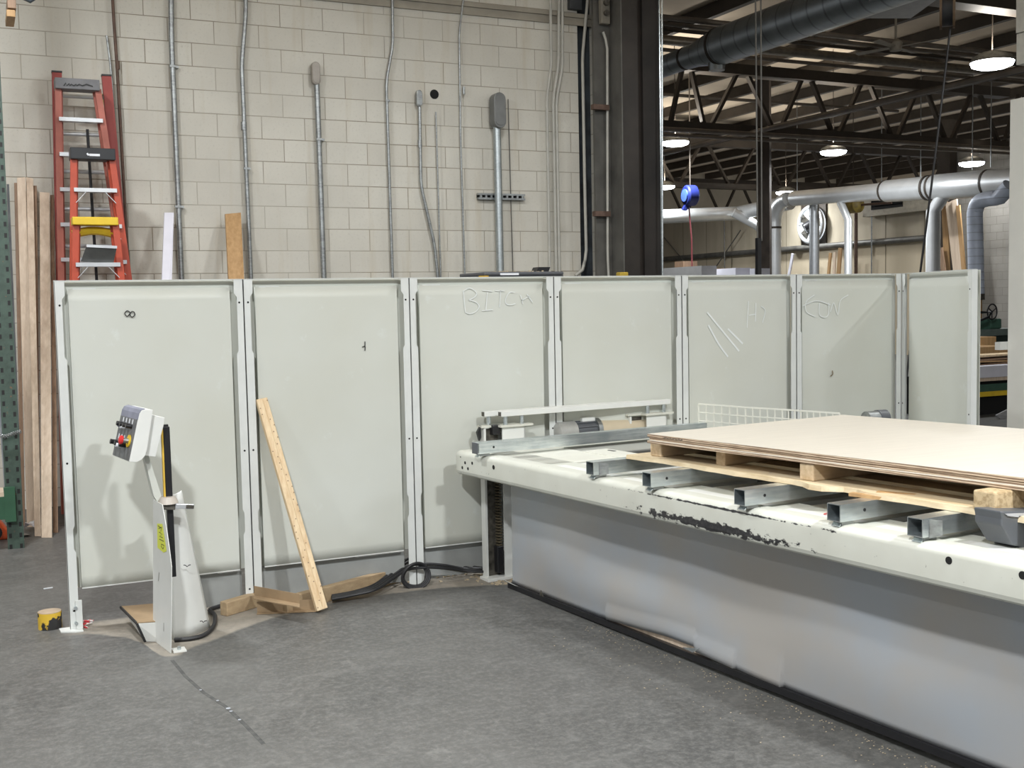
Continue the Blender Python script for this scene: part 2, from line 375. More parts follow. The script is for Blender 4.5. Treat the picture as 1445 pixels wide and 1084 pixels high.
# ================================================================== SETTING
struct(MB().add([(-8, -6, 0), (24, -6, 0), (24, 44, 0), (-8, 44, 0)], [(0, 1, 2, 3)]).build('floor', m_floor()))
zL1 = py(260.7, 26.8, YW).z; xJ = py(425, 25, YW).x
M_blk = m_block('painted block wall', 0, .1988, .3911, zL1, xJ, (.66, .64, .57), (.61, .585, .515))
M_blk2 = m_block('grey block wall', 1, .2, .4, 0, 0, (.27, .255, .225), (.235, .22, .195))
XE = py(861, 200, YW).x                                                # where the block wall ends beside the column
xs0, xs1 = py(817, 200, YW).x, py(838, 200, YW).x
zl = py(700, 30, YW).z                                                 # ledge height
zl0 = py(700, 22, YW).z-.10
struct(MB().box((-8, YW, 0), (xs0, YW+.2, 6.2)).build('wall_back', M_blk))
struct(MB().box((xs1, YW, 0), (XE, YW+.2, 6.2)).build('wall_back_pier', M_blk))
struct(MB().box((xs0, YW+.06, 0), (xs1, YW+.16, 6.2)).build('wall_back_inset', M('dark slate mortar', (.045, .055, .065), .7, var=.4, scale=5, bmp=.6)))
led = MB(); zz = zL1+.270
led.box((-2, YW-.020, zz), (XE-.1, YW-.002, zz+.03)); led.box((-2, YW-.010, zz+.03), (XE-.1, YW-.002, zz+.075)); led.box((-2, YW-.030, zz+.075), (XE-.1, YW-.002, zz+.115))
struct(led.build('trim_1', M('wall ledge', (.36, .33, .27), .7, var=.12, scale=4)))
WX = 23.5
struct(MB().box((WX, 22.2, 0), (WX+.2, 44, 4.75)).build('wall_right', m_siding()))
struct(MB().box((WX+18, -6, 0), (WX+18.2, 44, 9)).build('wall_right_outer', bpy.data.materials['roof panel']))
struct(MB().box((WX, -6, 0), (WX+.2, 22.2, 5.5)).build('wall_right_block', M_blk2))
struct(MB().box((-8, 43, 0), (WX+18, 43.2, 9)).build('wall_far', M('far wall sheeting', (.46, .41, .32), .8, var=.1, scale=1)))
struct(MB().box((-8, -6, 7.35), (WX+18.2, 44, 7.45)).build('ceiling', M_roof))

# wall girts (dark tubes along the far right wall)
def girt(name, a, b, z, label, r=.09):
    g = MB().tube([(WX-.12, a, z), (WX-.12, b, z)], r, 10).build(name, M_steelgrey, org=(WX-.12, a, z-r), smooth=True); tag(g, label, 'beam'); return g
girt('wall_girt', 22.6, 43, 3.19, 'dark horizontal steel tube running along the tan far right wall')

# ------------------------------------------------------------------ roof structure
k = 0
ORD = 'first second third fourth fifth sixth seventh eighth ninth tenth eleventh twelfth thirteenth fourteenth fifteenth sixteenth seventeenth eighteenth nineteenth'.split()
for i in range(18):
    x = 5.6+i*1.9
    b = MB().bar((x, 10.6 if x < WX else 12, 7.2), (x, 43, 7.2), .13, .26)
    o = b.build('roof_purlin', M_truss, org=(x, 10.6, 7.0))
    tag(o, 'dark purlin running away under the pale roof panels, %s counted from the steel column' % ORD[i], 'roof beam', 'purlins under the roof')
def truss(Y, zb, zt, xa, nodes, label, xe=WX):
    t = thing('roof_truss', (xa, Y, zb), label, 'roof truss', None)
    MB().bar((xa, Y, zb), (xe, Y, zb-.02), .30, .16).build('bottom_chord', M_truss, t)
    MB().bar((xa, Y, zt), (xe, Y, zt), .34, .22).build('top_chord', M_truss, t)
    for a, b in nodes:
        MB().bar((a, Y, zb), (b, Y, zt), .07, .11, (0, 1, 0)).build('web_member', M_truss, t)
def zig(x0, x1, st, gap=.12):
    out = []; x = x0; up = True
    while x < x1:
        out.append((x+gap if up else x+st/2-gap, x+st/2-gap if up else x+gap)); x += st/2; up = not up
    return [(a if i % 2 == 0 else b2, b if i % 2 == 0 else a2) for i, ((a, b), (b2, a2)) in enumerate([(o, (o[0], o[1])) for o in out])]
def zz_nodes(bots):                                                     # bottom nodes -> diagonals up to the midpoints
    out = []
    for i in range(len(bots)-1):
        m = (bots[i]+bots[i+1])/2; out += [(bots[i]+.08, m-.1), (bots[i+1]-.08, m+.1)]
    return out
n1 = [py(p, 190, 20.6).x for p in (941, 998, 1096, 1179, 1262, 1338, 1413)]; n1 = [n1[0]-2.1, n1[0]] + n1[1:] + [n1[-1]+1.4]
truss(20.6, 5.36, 6.62, 8, zz_nodes(n1), 'nearer of the two full dark zigzag trusses crossing the hall, just above the round lamps')
n2 = [15.6+i*2.05 for i in range(13)]
truss(29.5, 5.18, 6.5, 10, zz_nodes(n2), 'middle dark zigzag truss seen beneath the nearer truss', WX+17.5)
n3 = [17+i*1.8 for i in range(13)]
truss(38.4, 5.1, 6.4, 12, zz_nodes(n3), 'farthest and smallest dark zigzag truss near the far wall', WX+17.5)
n0 = [9.9+i*1.75 for i in range(5)]
truss(11.6, 5.64, 6.75, 8.4, zz_nodes(n0), 'closest dark truss at the top edge above the hose reel')
def run(name, a, b, r, mat, label, cat='pipe', group=None, n=10):
    o = MB().tube([a, b], r, n).build(name, mat, org=Vector(a), smooth=True); return tag(o, label, cat, group)
# pipes running across (along x)
for (xa, ya, Y, r, m, lab) in ((935, 24, 15.5, .045, M_pipe, 'thin grey roof pipe crossing above the spiral duct, uppermost of the crossing pipes'),
                              (935, 33, 15.9, .035, M_pipe, 'thin grey roof pipe second from the top above the spiral duct'),
                              (935, 41, 16.3, .03, M_truss, 'thin dark roof pipe just above the fat shiny one'),
                              (935, 56, 17.0, .085, m_galv('dull pipe', (.34, .30, .24), (.22, .2, .18), .4), 'fat shiny roof pipe crossing behind the spiral duct'),
                              (935, 70, 17.6, .035, M_pipe, 'thin brown roof pipe right below the fat shiny one'),
                              (935, 133, 24.2, .04, M_truss, 'thin dark pipe crossing behind the nearer zigzag truss'),
                              (935, 182, 20.1, .05, M_pipe, 'brown pipe running along the bottom of the nearer truss'),
                              (935, 190, 19.6, .035, M_pipe, 'thin pipe hung under the bottom of the nearer truss'),
                              (935, 314, 36, .05, M_steelgrey, 'dark pipe below the bright horizontal duct at the far left of the hall')):
    a = py(xa, ya, Y); a.x -= 3
    run('roof_pipe', a, (WX, Y, a.z), r, m, lab)
a = px(1445, 97, 16.3); c = (16.3, 34, a.z)
run('roof_pipe', Vector((a.x, 5, a.z)), c, .07, M_truss, 'dark pipe running back into the hall below the lamp at upper right')
a = px(1330, 124, 15.6)
run('roof_pipe', Vector((15.6, 5, a.z)), (15.6, 34, a.z), .05, M_pipe, 'brownish pipe running back beside the dark one at upper right')

# ------------------------------------------------------------------ lamps
def lamp(x, y, z, watts, lab, visible=True, rot=0.0):
    t = thing('high_bay_lamp', (x, y, z), lab, 'lamp', 'lamps hung from the roof')
    L, Wd = .34, .34
    MB().tube([(x, y, z+.02), (x, y, z+.10), (x, y, z+.17)], [.31, .27, .12], 24).build('housing', M_cond, t, smooth=True)
    MB().cyl((x, y, z+.15), (x, y, 7.36), .008, 6).build('hanger_rod', M_truss, t)
    MB().tube([(x, y, z-.06), (x, y, z-.03), (x, y, z+.02)], [.20, .28, .30], 24).build('diffuser', M_lens, t, smooth=True)
    ld = bpy.data.lights.new('high_bay_light', 'AREA'); ld.shape = 'DISK'; ld.size = .36; ld.energy = watts
    ld.color = (.95, .98, 1.0)
    lo = bpy.data.objects.new('lamp_light', ld); COL.objects.link(lo); lo.parent = t; lo.location = (0, 0, -.12)
    ud = bpy.data.lights.new('roof_fill', 'AREA'); ud.shape = 'DISK'; ud.size = .4; ud.energy = watts*.36; ud.color = (1, .95, .86)  # added upward fill that brightens the roof, in place of floor bounce
    uo = bpy.data.objects.new('added_roof_fill', ud); COL.objects.link(uo); uo.parent = t; uo.location = (0, 0, .2); uo.rotation_euler = (PI, 0, 0)
places = {6: 'added at far left to brighten the cabinet and turned panel', 0: 'in front of the machine table', 1: 'in front of the control pedestal', 2: 'right of the machine table', 3: 'between fence and block wall at left', 4: 'between fence and block wall near the steel column', 5: 'over the right end of the fence'}
for i, (x, y, wt) in enumerate(NEAR_LAMPS): lamp(x, y, LAMP_Z, wt, 'bright rectangular hanging lamp above the view, ' + places[i])
for (x, y, z, lab) in ((1400, 90, 4.95, 'largest bright oval lamp at the upper right below the hose reel'), (1371, 231, 4.85, 'bright oval lamp hanging over the big silver duct at right'),
                    (953, 202, 5.1, 'bright oval lamp right beside the steel column, the upper one'), (1176, 215, 5.0, 'bright oval lamp hanging in the middle of the hall'),
                    (1109, 272, 4.9, 'small bright lamp just above the elbow of the silver duct'), (938, 264, 5.0, 'small bright lamp half hidden behind the steel column')):
    p = pz(x, y, z)
    if p.x > 22.4: p = px(x, y, 22.4)
    lamp(p.x, p.y, p.z, {1371: 70, 1109: 110, 1400: 110}.get(x, 230), lab)

# ------------------------------------------------------------------ steel column and channel at the wall end
YC = 9.75
def colx(p, Y=YC): return py(p, 300, Y).x
c = thing('steel_column', (colx(905), YC, 0), 'tall dark brown steel column beside the end of the block wall', 'column')
x0, x1 = colx(880), colx(930)
MB().box((x0, YC, 0), (x0+(x1-x0)*.52, YC+.03, 7.3)).build('flange', M_steelcol, c)
MB().box((x0+(x1-x0)*.52, YC-.04, 0), (x1, YC+.3, 7.3)).build('web', M('darker primed steel', (.026, .021, .018), .6, .2, var=.3, scale=3), c)
MB().box((x1-.012, YC-.055, 0), (x1, YC-.04, 7.3)).build('edge_angle', M_galv, c)
MB().box((colx(857), YC+.22, 0), (x0, YC+.26, 7.3)).build('side_channel', M_steelgrey, c)
MB().box((x0-.012, YC-.01, 0), (x0, YC+.22, 7.3)).build('channel_lip', M_steelgrey, c)
for yy in (30, 148, 232, 300):
    z = py(866, yy, YC).z
    if yy in (148, 300): MB().box((colx(850), YC+.14, z-.025), (colx(872), YC+.20, z+.025)).build('bracket', M_rust, c)
def path_on(Y, pts): return [py(a, b, Y) for a, b in pts]
def conduit(name, Y, pts, r, mat, lab, down=True, cat='conduit', fit=None, rr=None):
    P = path_on(Y, pts)
    if down: P.append(Vector((P[-1].x+(P[-1].x-P[-2].x)*.2, Y, .0)))
    Q = []
    for i, p in enumerate(P):                                          # round the kinks
        if 0 < i < len(P)-1:
            for s in (-.10, -.05): Q.append(p+(p-P[i-1]).normalized()*s if (p-P[i-1]).length > .12 else p)
            for s in (.05, .10): Q.append(p+(P[i+1]-p).normalized()*s if (P[i+1]-p).length > .12 else p)
        else: Q.append(p)
    base = Q[-1]
    t = thing(name, base, lab, cat)
    MB().tube(Q, r, 10).build('pipe', mat, t, smooth=True)
    for (a, b) in (fit or []):
        q = py(a, b, Y); MB().cyl(q-Vector((0, 0, .035)), q+Vector((0, 0, .035)), r*1.35, 12).build('coupling', mat, t, smooth=True)
    return t
def strap(t, Y, a, b, r):
    q = py(a, b, Y); MB().box((q.x-r*1.15, Y-r*1.1, q.z-.009), (q.x+r*1.15, Y, q.z+.009)).box((q.x+r*1.0, Y-.004, q.z-.009), (q.x+r*2.1, YW-.002, q.z+.009)).build('strap', M_cond, t)
G = YW-.05
def capsule(q, w_, h_, d_, mat, t):
    r = w_/2; P = [Vector((q.x+r*math.cos(a), q.y+d_*.4, q.z+h_/2-r+r*math.sin(a))) for a in [PI*i/8 for i in range(9)]] + [Vector((q.x+r*math.cos(a), q.y+d_*.4, q.z-h_/2+r+r*math.sin(a))) for a in [PI+PI*i/8 for i in range(9)]]
    o = MB().prism(P, (0, -d_, 0)).build('cover_box', mat, t, bevel=.006)
    c_ = sum(P, Vector())/len(P); MB().prism([c_+(p-c_)*.86 for p in P], (0, -d_-.006, 0)).build('box_lid', mat, o, bevel=.002); return o
t = conduit('wall_conduit', G, [(157, -40), (160, 20), (165, 92), (182, 390)], .013, M_rust, 'thin rusty brown pipe beside the ladders', fit=[(166, 92)])
t = conduit('wall_conduit', G, [(150.5, 50), (156, 92), (177, 390)], .009, M_cond, 'thin grey pole just right of the ladders, ending in an open top')
t = conduit('wall_conduit', G, [(241, -40), (242, 60), (256, 390)], .0235, M_cond, 'thick grey conduit behind the white strip'); strap(t, G, 243.5, 94, .024); strap(t, G, 251, 292, .024)
t = conduit('wall_conduit', G, [(345, -40), (347, 15), (341, 92), (354, 390)], .019, M_cond, 'thick grey conduit above the tan plank', fit=[(344, 178)]); strap(t, G, 347, 238, .019)
t = conduit('wall_conduit', G, [(447, 118), (457, 392)], .025, M_cond, 'grey conduit with a pale cover box on top'); strap(t, G, 450, 197, .025)
q = py(445, 104, G); capsule(q, .077, .205, .05, M('worn grey box', (.34, .31, .27), .5, .3), t)
t = conduit('wall_conduit', G, [(553, -40), (554.5, 62), (545, 115), (554, 392)], .0135, M_cond, 'slim grey conduit with a long kink near the top'); strap(t, G, 546, 142, .0135)
t = conduit('wall_conduit', G, [(592, 148), (594, 262), (613, 345), (618, 392)], .015, M_cond, 'kinked grey conduit with a small rounded cover box', fit=[(592.5, 203)])
q = py(591, 139, G); capsule(q, .058, .155, .04, M_cond, t)
t = conduit('wall_conduit', G, [(615, 158), (622, 392)], .007, M_cond, 'thin grey line running down from the dark hole in the wall')
hp = py(613, 133, YW-.004)
o = MB().cyl(hp, hp+Vector((0, .003, 0)), .045, 14).build('wall_hole', M_void, org=hp); tag(o, 'ragged dark hole in the block wall above a thin line', 'hole')
t = conduit('wall_conduit', G, [(655, -10), (648, 45), (650, 200), (656, 392)], .009, M_cond, 'thin grey conduit left of the large capped pipe', fit=[(654.5, 128)])
t = conduit('wall_conduit', YW-.10, [(701, 172), (706, 392)], .038, m_galv('galvanised pipe', (.50, .54, .55), (.38, .42, .43), .4), 'large galvanised pipe with a big rounded cover box')
q = py(701.5, 157, YW-.10)
capsule(q, .125, .34, .12, M('grey painted box', (.20, .205, .20), .45, .3), t)
t = conduit('wall_conduit', YW-.02, [(717, 140), (724, 392)], .005, M_steelgrey, 'very thin dark wire just right of the large capped pipe', cat='wire')
# strut channel behind the large pipe
a = py(674, 277, YW-.03); b = py(740, 283, YW-.03)
t = thing('strut_channel', a, 'short horizontal slotted steel channel crossing behind the large capped pipe', 'bracket')
MB().box((a.x, YW-.05, a.z-.03), (b.x, YW-.004, a.z-.012)).build('lower_lip', M_cond, t)
MB().box((a.x, YW-.05, a.z+.012), (b.x, YW-.004, a.z+.03)).build('upper_lip', M_cond, t)
MB().box((a.x, YW-.016, a.z-.012), (b.x, YW-.004, a.z+.012)).build('slotted_back', M_void, t)
for i in range(9):
    x = a.x+(b.x-a.x)*(i+.5)/9
    MB().box((x-.010, YW-.05, a.z-.012), (x+.010, YW-.02, a.z+.012)).build('rib', M_cond, t)
for i, (pts, lab) in enumerate(((((776, -40), (778, 92), (771.5, 138), (776, 392)), 'pale painted conduit, left of the three side by side'),
                                (((789, -40), (788, 92), (780.5, 140), (785, 392)), 'pale painted conduit, middle of the three side by side'),
                                (((793.5, -40), (793.5, 96), (785, 142), (789.5, 392)), 'pale painted conduit, right of the three side by side'))):
    conduit('wall_conduit', G, list(pts), .0145, M_condw, lab)
conduit('wall_conduit', YW-.05, [(830, -10), (822, 80), (825, 250), (827.5, 360), (822, 381), (812, 389)], .016, M_condw, 'pale conduit curving out at its foot over the dark slot in the wall', down=False)
t = conduit('wall_conduit', YC+.18, [(851, 45), (857, 62), (857.5, 360), (859, 392)], .0135, M_condw, 'pale conduit strapped to the grey channel of the column', fit=[])
conduit('wall_conduit', YC+.16, [(870, 148), (873, 270), (871, 345)], .008, M_condw, 'thin pale cable hanging inside the column channel', down=False, cat='cable')
conduit('wall_conduit', YC-.09, [(934, -20), (935, 392)], .009, M_galv, 'thin bright conduit on the right edge of the dark column')
p = py(850.5, 15, YC+.2)
t = thing('switch_box', p, 'old grey box with two round knobs high beside the column', 'electrical box')
MB().box((p.x-.05, p.y-.06, p.z-.14), (p.x+.05, p.y, p.z+.14)).build('body', M('old beige box', (.24, .22, .18), .6), t, bevel=.008)
for dz in (.06, -.04): MB().cyl(p+Vector((0, -.09, dz)), p+Vector((0, -.06, dz)), .028, 14).build('knob', M_grease, t, smooth=True)
p = py(813, 3, YW-.06)
tag(MB().box((p.x-.07, p.y, p.z-.07), (p.x+.07, YW-.003, p.z+.12)).build('junction_box', M('slate box', (.05, .055, .06), .5), org=p, bevel=.005), 'small dark square box high on the wall near the column', 'electrical box')

# ================================================================== FENCE
FY = 6.133; FH = 1.785
SX = [.376, 1.320, 2.266, 3.198, 4.124, 5.050, 5.992]                     # seams
def flange_poly(side, w, H=FH, z0=0.0):
    """stepped outline of a flange (x offsets from the seam towards the panel)"""
    s = side; e = [(0, z0), (w, z0), (w, .40), (w*.80, .42), (w*.80, .52), (w, .54), (w, H-.40), (w*.78, H-.385), (w*.78, H-.095), (w*1.1, H-.075), (w*1.1, H), (0, H)]
    return [(s*a, b) for a, b in e]
where = ['leftmost, behind the control pedestal', 'second from the left, behind the leaning timber', 'third from the left, with faint chalk lettering',
         'fourth from the left, behind the pair of raised white rails', 'fifth from the left, with smeared chalk scribbles', 'sixth from the left, darker, behind the plywood stack',
         'rightmost, turned towards the viewer']
def fence_panel(i, A, B, lab, y_shift=0.0):
    A = Vector(A); B = Vector(B); d = (B-A).normalized(); Wd = (B-A).length; n = Vector((-d.y, d.x, 0))   # n points away from the viewer
    def L(x, y, z): return A + d*x + n*y + Vector((0, 0, z))
    t = thing('fence_panel', A, 'tall pale metal fence panel, ' + lab, 'fence panel')
    w = .044; g = .0015
    # recessed sheet with slight oil-canning
    m = MB(); nx, nz = 16, 24; z0, z1 = .205, FH-.043; rnd = random.Random(i)
    ph = [rnd.uniform(0, 6) for _ in range(6)]
    for a in range(nz+1):
        for b in range(nx+1):
            u = b/nx; v = a/nz; amp = .005*math.sin(PI*u)*math.sin(PI*v)
            edge = (b in (0, nx)); m.v.append(L(.068+(Wd-.136)*min(1, max(0, (b-1)/(nx-2))), (.058 if edge else .022)+amp*(math.sin(3*u+ph[0]+2*v)+math.sin(5*v+ph[1])), z0+(z1-z0)*v))
    for a in range(nz):
        for b in range(nx):
            q = a*(nx+1)+b; m.f.append((q, q+1, q+nx+2, q+nx+1))
    sheet = m.build('sheet', MF, t, smooth=True, solid=.002)
    MB().bar(L(.068, .026, z0+.002), L(Wd-.068, .026, z0+.002), .012, .006).build('bottom_hem', M_flange, t)
    for xc in (.040, Wd-.040): MB().bar(L(xc, .058, z0), L(xc, .058, FH-.004), .074, .003, n).build('side_channel', MF, t)
    for s, x in ((1, g), (-1, Wd-g)):
        P = [L(x+a, -.002, b) for a, b in flange_poly(s, w)]
        f = MB().prism(P, n*.0025); f.bar(L(x+s*.001, .018, 0), L(x+s*.001, .018, FH), .002, .04, n)
        ff = f.build('side_flange', M_flange, t)
        for z in (FH-.125, .86, .10):
            MB().cyl(L(x+s*.022, -.003, z), L(x+s*.022, .0, z), .0055, 8).build('bolt_hole', M_void, ff)
    # top: thin projecting lip, recessed strip and its clip
    MB().box((0, 0, 0), (1, 1, 1)) 
    tp = MB().bar(L(0, .014, FH-.001), L(Wd, .014, FH-.001), .036, .003); tp.build('top_flange', M_flange, t)
    MB().bar(L(.05, .012, FH-.034), L(Wd-.05, .012, FH-.034), .003, .0).build('top_seam', M_flange, t) if False else None
    st = MB().bar(L(.046, .052, FH-.036), L(Wd-.046, .052, FH-.036), .003, .070); st.build('top_strip', MF, t)
    MB().bar(L(.09, .023, FH-.042), L(.20, .023, FH-.042), .004, .006).build('clip', M_flange, t)
    return t, L, Wd, n
panels = []
for i in range(6):
    A = (SX[i], FY, 0); B = (SX[i+1], FY, 0); panels.append(fence_panel(i, A, B, where[i]))
# last panel turned towards the viewer
A6 = Vector((SX[6]+.004, FY, 0)); d = ray(1372, 380); tt = (FH-CH)/d.z; E = CAM+d*tt
best = None
for kk in range(400):                                                   # along the ray, the point .93 from the hinge seam
    s = 4+kk*.01; q = CAM+d*s; e = abs(math.hypot(q.x-A6.x, q.y-A6.y)-.93)
    if q.y < FY-.2 and (best is None or e < best[0]): best = (e, q)
B6 = Vector((best[1].x, best[1].y, 0))
panels.append(fence_panel(6, A6, B6, where[6]))
# corner post flanges of the last panel's outer edge
dd = (B6-A6).normalized()
# kick plates behind the feet
for i, (a, b) in enumerate(((.60, .05), (.045, .05), (.045, .05), (.05, .05))):
    t, L, Wd, n = panels[i]
    MB().prism([L(a, .062, .015), L(Wd-b, .062, .015), L(Wd-b, .062, .19), L(Wd*.62+a*.3, .062, .19), L(Wd*.62+a*.3, .062, .215), L(a, .062, .215)], n*.003).build('kick_plate', M('grey kick plate', (.31, .32, .31), .5, var=.06) if i == 0 else bpy.data.materials['grey kick plate'], t)
# foot of the first post
t, L, Wd, n = panels[0]
MB().prism([L(.02, -.055, .0), L(.06, -.055, 0), L(.055, .05, 0), L(-.05, .05, 0), L(-.045, -.02, 0)], (0, 0, .006)).build('foot_plate', M_flange, t)
MB().box((SX[0]+.030, FY-.012, .004), (SX[0]+.062, FY-.004, .155)).build('foot_bracket', M_flange, t, bevel=.002)
for z in (.038, .118): MB().cyl((SX[0]+.03, FY-.022, z), (SX[0]+.03, FY-.002, z), .009, 8).build('bolt', M_galv, t)
# drawn marks
SY = FY+.020
def draw(panel, strokes, mat, w, name, Y=SY, smooth=True):
    m = MB()
    for s in strokes:
        P = [py(a, b, Y) for a, b in s]
        if smooth and len(P) > 2: P = smooth_path(P, 5)
        ribbon(m, P, (0, -1, 0), w)
    return m.build(name, mat, panel)
def sc(pts, s, ox, oy): return [(ox+a/s, oy+b/s) for a, b in pts]
S5 = lambda pts: sc(pts, 3.011, 0, 380)
draw(panels[0][0], [S5([(552, 182), (540, 177), (530, 188), (540, 200), (552, 190), (560, 180), (570, 183), (572, 195), (562, 203), (553, 196), (552, 182)])], M_ink, .005, 'marker_doodle', FY+.013)
S8 = lambda pts: sc(pts, 9.857, 640, 390)
chalkB = [S8(q) for q in ([(135, 200), (150, 350), (165, 500)], [(140, 200), (230, 165), (320, 230), (290, 290), (215, 330)],
    [(215, 330), (310, 360), (355, 420), (310, 490), (230, 520), (165, 500)], [(470, 220), (450, 470)], [(400, 195), (540, 210)], [(395, 480), (545, 465)],
    [(655, 200), (640, 430)], [(580, 200), (710, 205)], [(850, 225), (780, 225), (730, 300), (725, 370), (780, 400), (860, 380)], [(930, 260), (965, 385)], [(1020, 250), (1100, 365)], [(1060, 275), (945, 335)])]
draw(panels[2][0], chalkB, M_chalk, .0055, 'chalk_lettering', FY+.013)
S4 = lambda pts: sc(pts, 3.803, 680, 380); S6 = lambda pts: sc(pts, 3.568, 1040, 370)
draw(panels[4][0], [S6(q) for q in ([(58, 195), (50, 330)], [(95, 205), (92, 300)], [(60, 268), (92, 262)], [(122, 222), (142, 245), (128, 305)])], M_chalk, .006, 'chalk_lettering', FY+.013)
draw(panels[4][0], [S4(q) for q in ([(1210, 232), (1290, 330), (1380, 440)], [(1215, 300), (1270, 400), (1320, 470)], [(1320, 320), (1400, 400)])], M_chalk, .012, 'chalk_smear', FY+.013)
draw(panels[5][0], [S6(q) for q in ([(330, 220), (400, 195), (470, 215)], [(390, 165), (348, 200), (350, 250), (395, 275)], [(415, 205), (415, 262), (440, 278), (460, 262), (462, 205)], [(470, 250), (487, 205), (508, 265), (520, 195), (560, 165)])], M_chalk, .006, 'chalk_lettering', FY+.013)
draw(panels[1][0], [[(515, 482), (515, 490)], [(511, 490), (515, 489), (515, 495)]], M_ink, .005, 'dark_scratch', FY+.013)
draw(panels[5][0], [[(1174.5, 523), (1175, 528), (1172, 531)]], M('brown stain', (.25, .19, .12), .7), .008, 'stain', FY+.013)

# things right at the fence foot
p = pz(71, 886); r = .058
t = thing('cut_off_stump', p, 'chipped yellow cut-off post stump on the floor left of the first fence post', 'post stump')
MB().cyl(p, p+Vector((0, 0, .085)), r, 28).build('wall_of_stump', M_worn, t, smooth=True)
MB().cyl(p+Vector((0, 0, .085)), p+Vector((0, 0, .088)), r*.98, 28).build('top_face', M('dusty top', (.40, .31, .22), .8), t)
m = MB(); q = pz(121, 884)
for i in range(7):
    a = q+Vector((random.uniform(-.03, .03), random.uniform(-.02, .02), .004+.004*i)); an = random.uniform(0, 3)
    m.bar(a-Vector((math.cos(an)*.035, math.sin(an)*.035, 0)), a+Vector((math.cos(an)*.035, math.sin(an)*.035, .004)), .012, .005)
tag(m.build('crumpled_tape', M('red and white tape', (.5, .04, .05), .5, col2=(.75, .72, .7), scale=30, lo=.5, hi=.52), org=q), 'crumpled red and white tape scrap beside the first fence post', 'litter')

# ================================================================== MACHINE TABLE (own frame: u across, v towards the viewer, z up, 0.6 degrees of tilt)
MO = pz(724, 829)
MLv = (Vector((2.973, 2.790, 0))-Vector((2.730, 5.802, 0))).normalized(); MT = Vector((-MLv.y, MLv.x, 0))
MAT = Matrix((( MT.x, MLv.x, 0, MO.x), (MT.y, MLv.y, 0, MO.y), (0, .011, 1, 0), (0, 0, 0, 1)))   # the bed rises 11 mm per metre
def mw(u, v, z): return MAT @ Vector((u, v, z))
def mlocal(x, y, z):                                                    # pixel -> (u, v) at bed height z
    d = ray(x, y); n = Vector((0, 0, 1))-MLv*.011; t = ((MO+Vector((0, 0, z)))-CAM).dot(n)/d.dot(n); q = MAT.inverted() @ (CAM+d*t); return q
# The frame is kept free of skew: the root carries position and heading, the slight rise goes into the vertices.
ROOTM = Matrix(((MT.x, -MT.y*-1*0+MLv.x, 0, MO.x), (MT.y, MLv.y, 0, MO.y), (0, 0, 1, 0), (0, 0, 0, 1)))
# (u, v, z) is left-handed when v points at the viewer, so the root's y axis is -v
ROOT = Matrix(((MT.x, -MLv.x, 0, MO.x), (MT.y, -MLv.y, 0, MO.y), (0, 0, 1, 0), (0, 0, 0, 1)))
mt = thing('machine_table', MO, 'long cream metal machine table with chipped side beam, grey skirt and galvanised cross bars', 'machine', mat=ROOT)
def mb_uv(mb):                                                          # move a builder made in (u,v,z) to the world
    mb.v = [mw(*q) for q in mb.v]; return mb
def mpart(mb, name, mat, parent=None, **kw): return mb_uv(mb).build(name, mat, parent or mt, **kw)
VE = 4.9                                                                # near end, out of frame
UB = -.24
# side beam: rolled profile extruded along v
prof = [(.02, .652), (-.10, .652), (-.205, .652), (-.222, .656), (-.234, .665), (UB, .680), (UB, .762)] + [(UB+.034-.034*math.cos(a), .762+.030*math.sin(a)) for a in [PI/2*i/6 for i in range(1, 7)]] + [(-.150, .792), (-.146, .785), (.02, .785)]
mb = MB(); vs_ = [-.21+.09*i for i in range(int((VE+.21)/.09)+1)]
for v in vs_:
    for (a, b) in prof: mb.v.append(Vector((a, v, b)))
n = len(prof)
for i in range(len(vs_)-1):
    for j in range(n): mb.f.append((i*n+j, i*n+(j+1) % n, (i+1)*n+(j+1) % n, (i+1)*n+j))
mb.f.append(tuple(range(n-1, -1, -1))); mb.f.append(tuple((len(vs_)-1)*n+j for j in range(n)))
# beam gets object coordinates in (u, v, z) for the paint chips, so it is built under its own aligned node
P0 = thing('tmp', (0, 0, 0), None, None, mat=MAT); bpy.data.objects.remove(P0)
def beam_build():
    me = bpy.data.meshes.new('side_beam'); me.from_pydata([tuple(v) for v in mb.v], [], mb.f); me.update()
    bm = bmesh.new(); bm.from_mesh(me); bmesh.ops.recalc_face_normals(bm, faces=bm.faces); bm.to_mesh(me); bm.free()
    return me
# (root y = -v): store v as -y and flip it back in the material
for i, q in enumerate(mb.v): mb.v[i] = Vector((q.x, -q.y, q.z+.011*q.y))
me = beam_build(); me.materials.append(M_cream)
for p in me.polygons: p.use_smooth = True
try: me.set_sharp_from_angle(angle=math.radians(19))
except Exception: pass
beam = bpy.data.objects.new('side_beam', me); COL.objects.link(beam); beam.parent = mt; P_inv[beam.name] = P_inv[mt.name]
for (x, y) in ((650, 645), (656.4, 653.2), (666.4, 653.8), (652.5, 660), (660.5, 661.5), (696.6, 659.5), (1339, 791), (1443, 812)):
    d = ray(x, y); p0 = mw(UB, 0, .7); t_ = (p0-CAM).dot(MT)/d.dot(MT); q = MAT.inverted() @ (CAM+d*t_)
    rr = .004 if x == 650 else (.009 if x < 690 else .0125)
    mpart(MB().cyl((UB-.0015, q.y, q.z), (UB+.006, q.y, q.z), rr, 16), 'bolt_hole', M_void, beam)
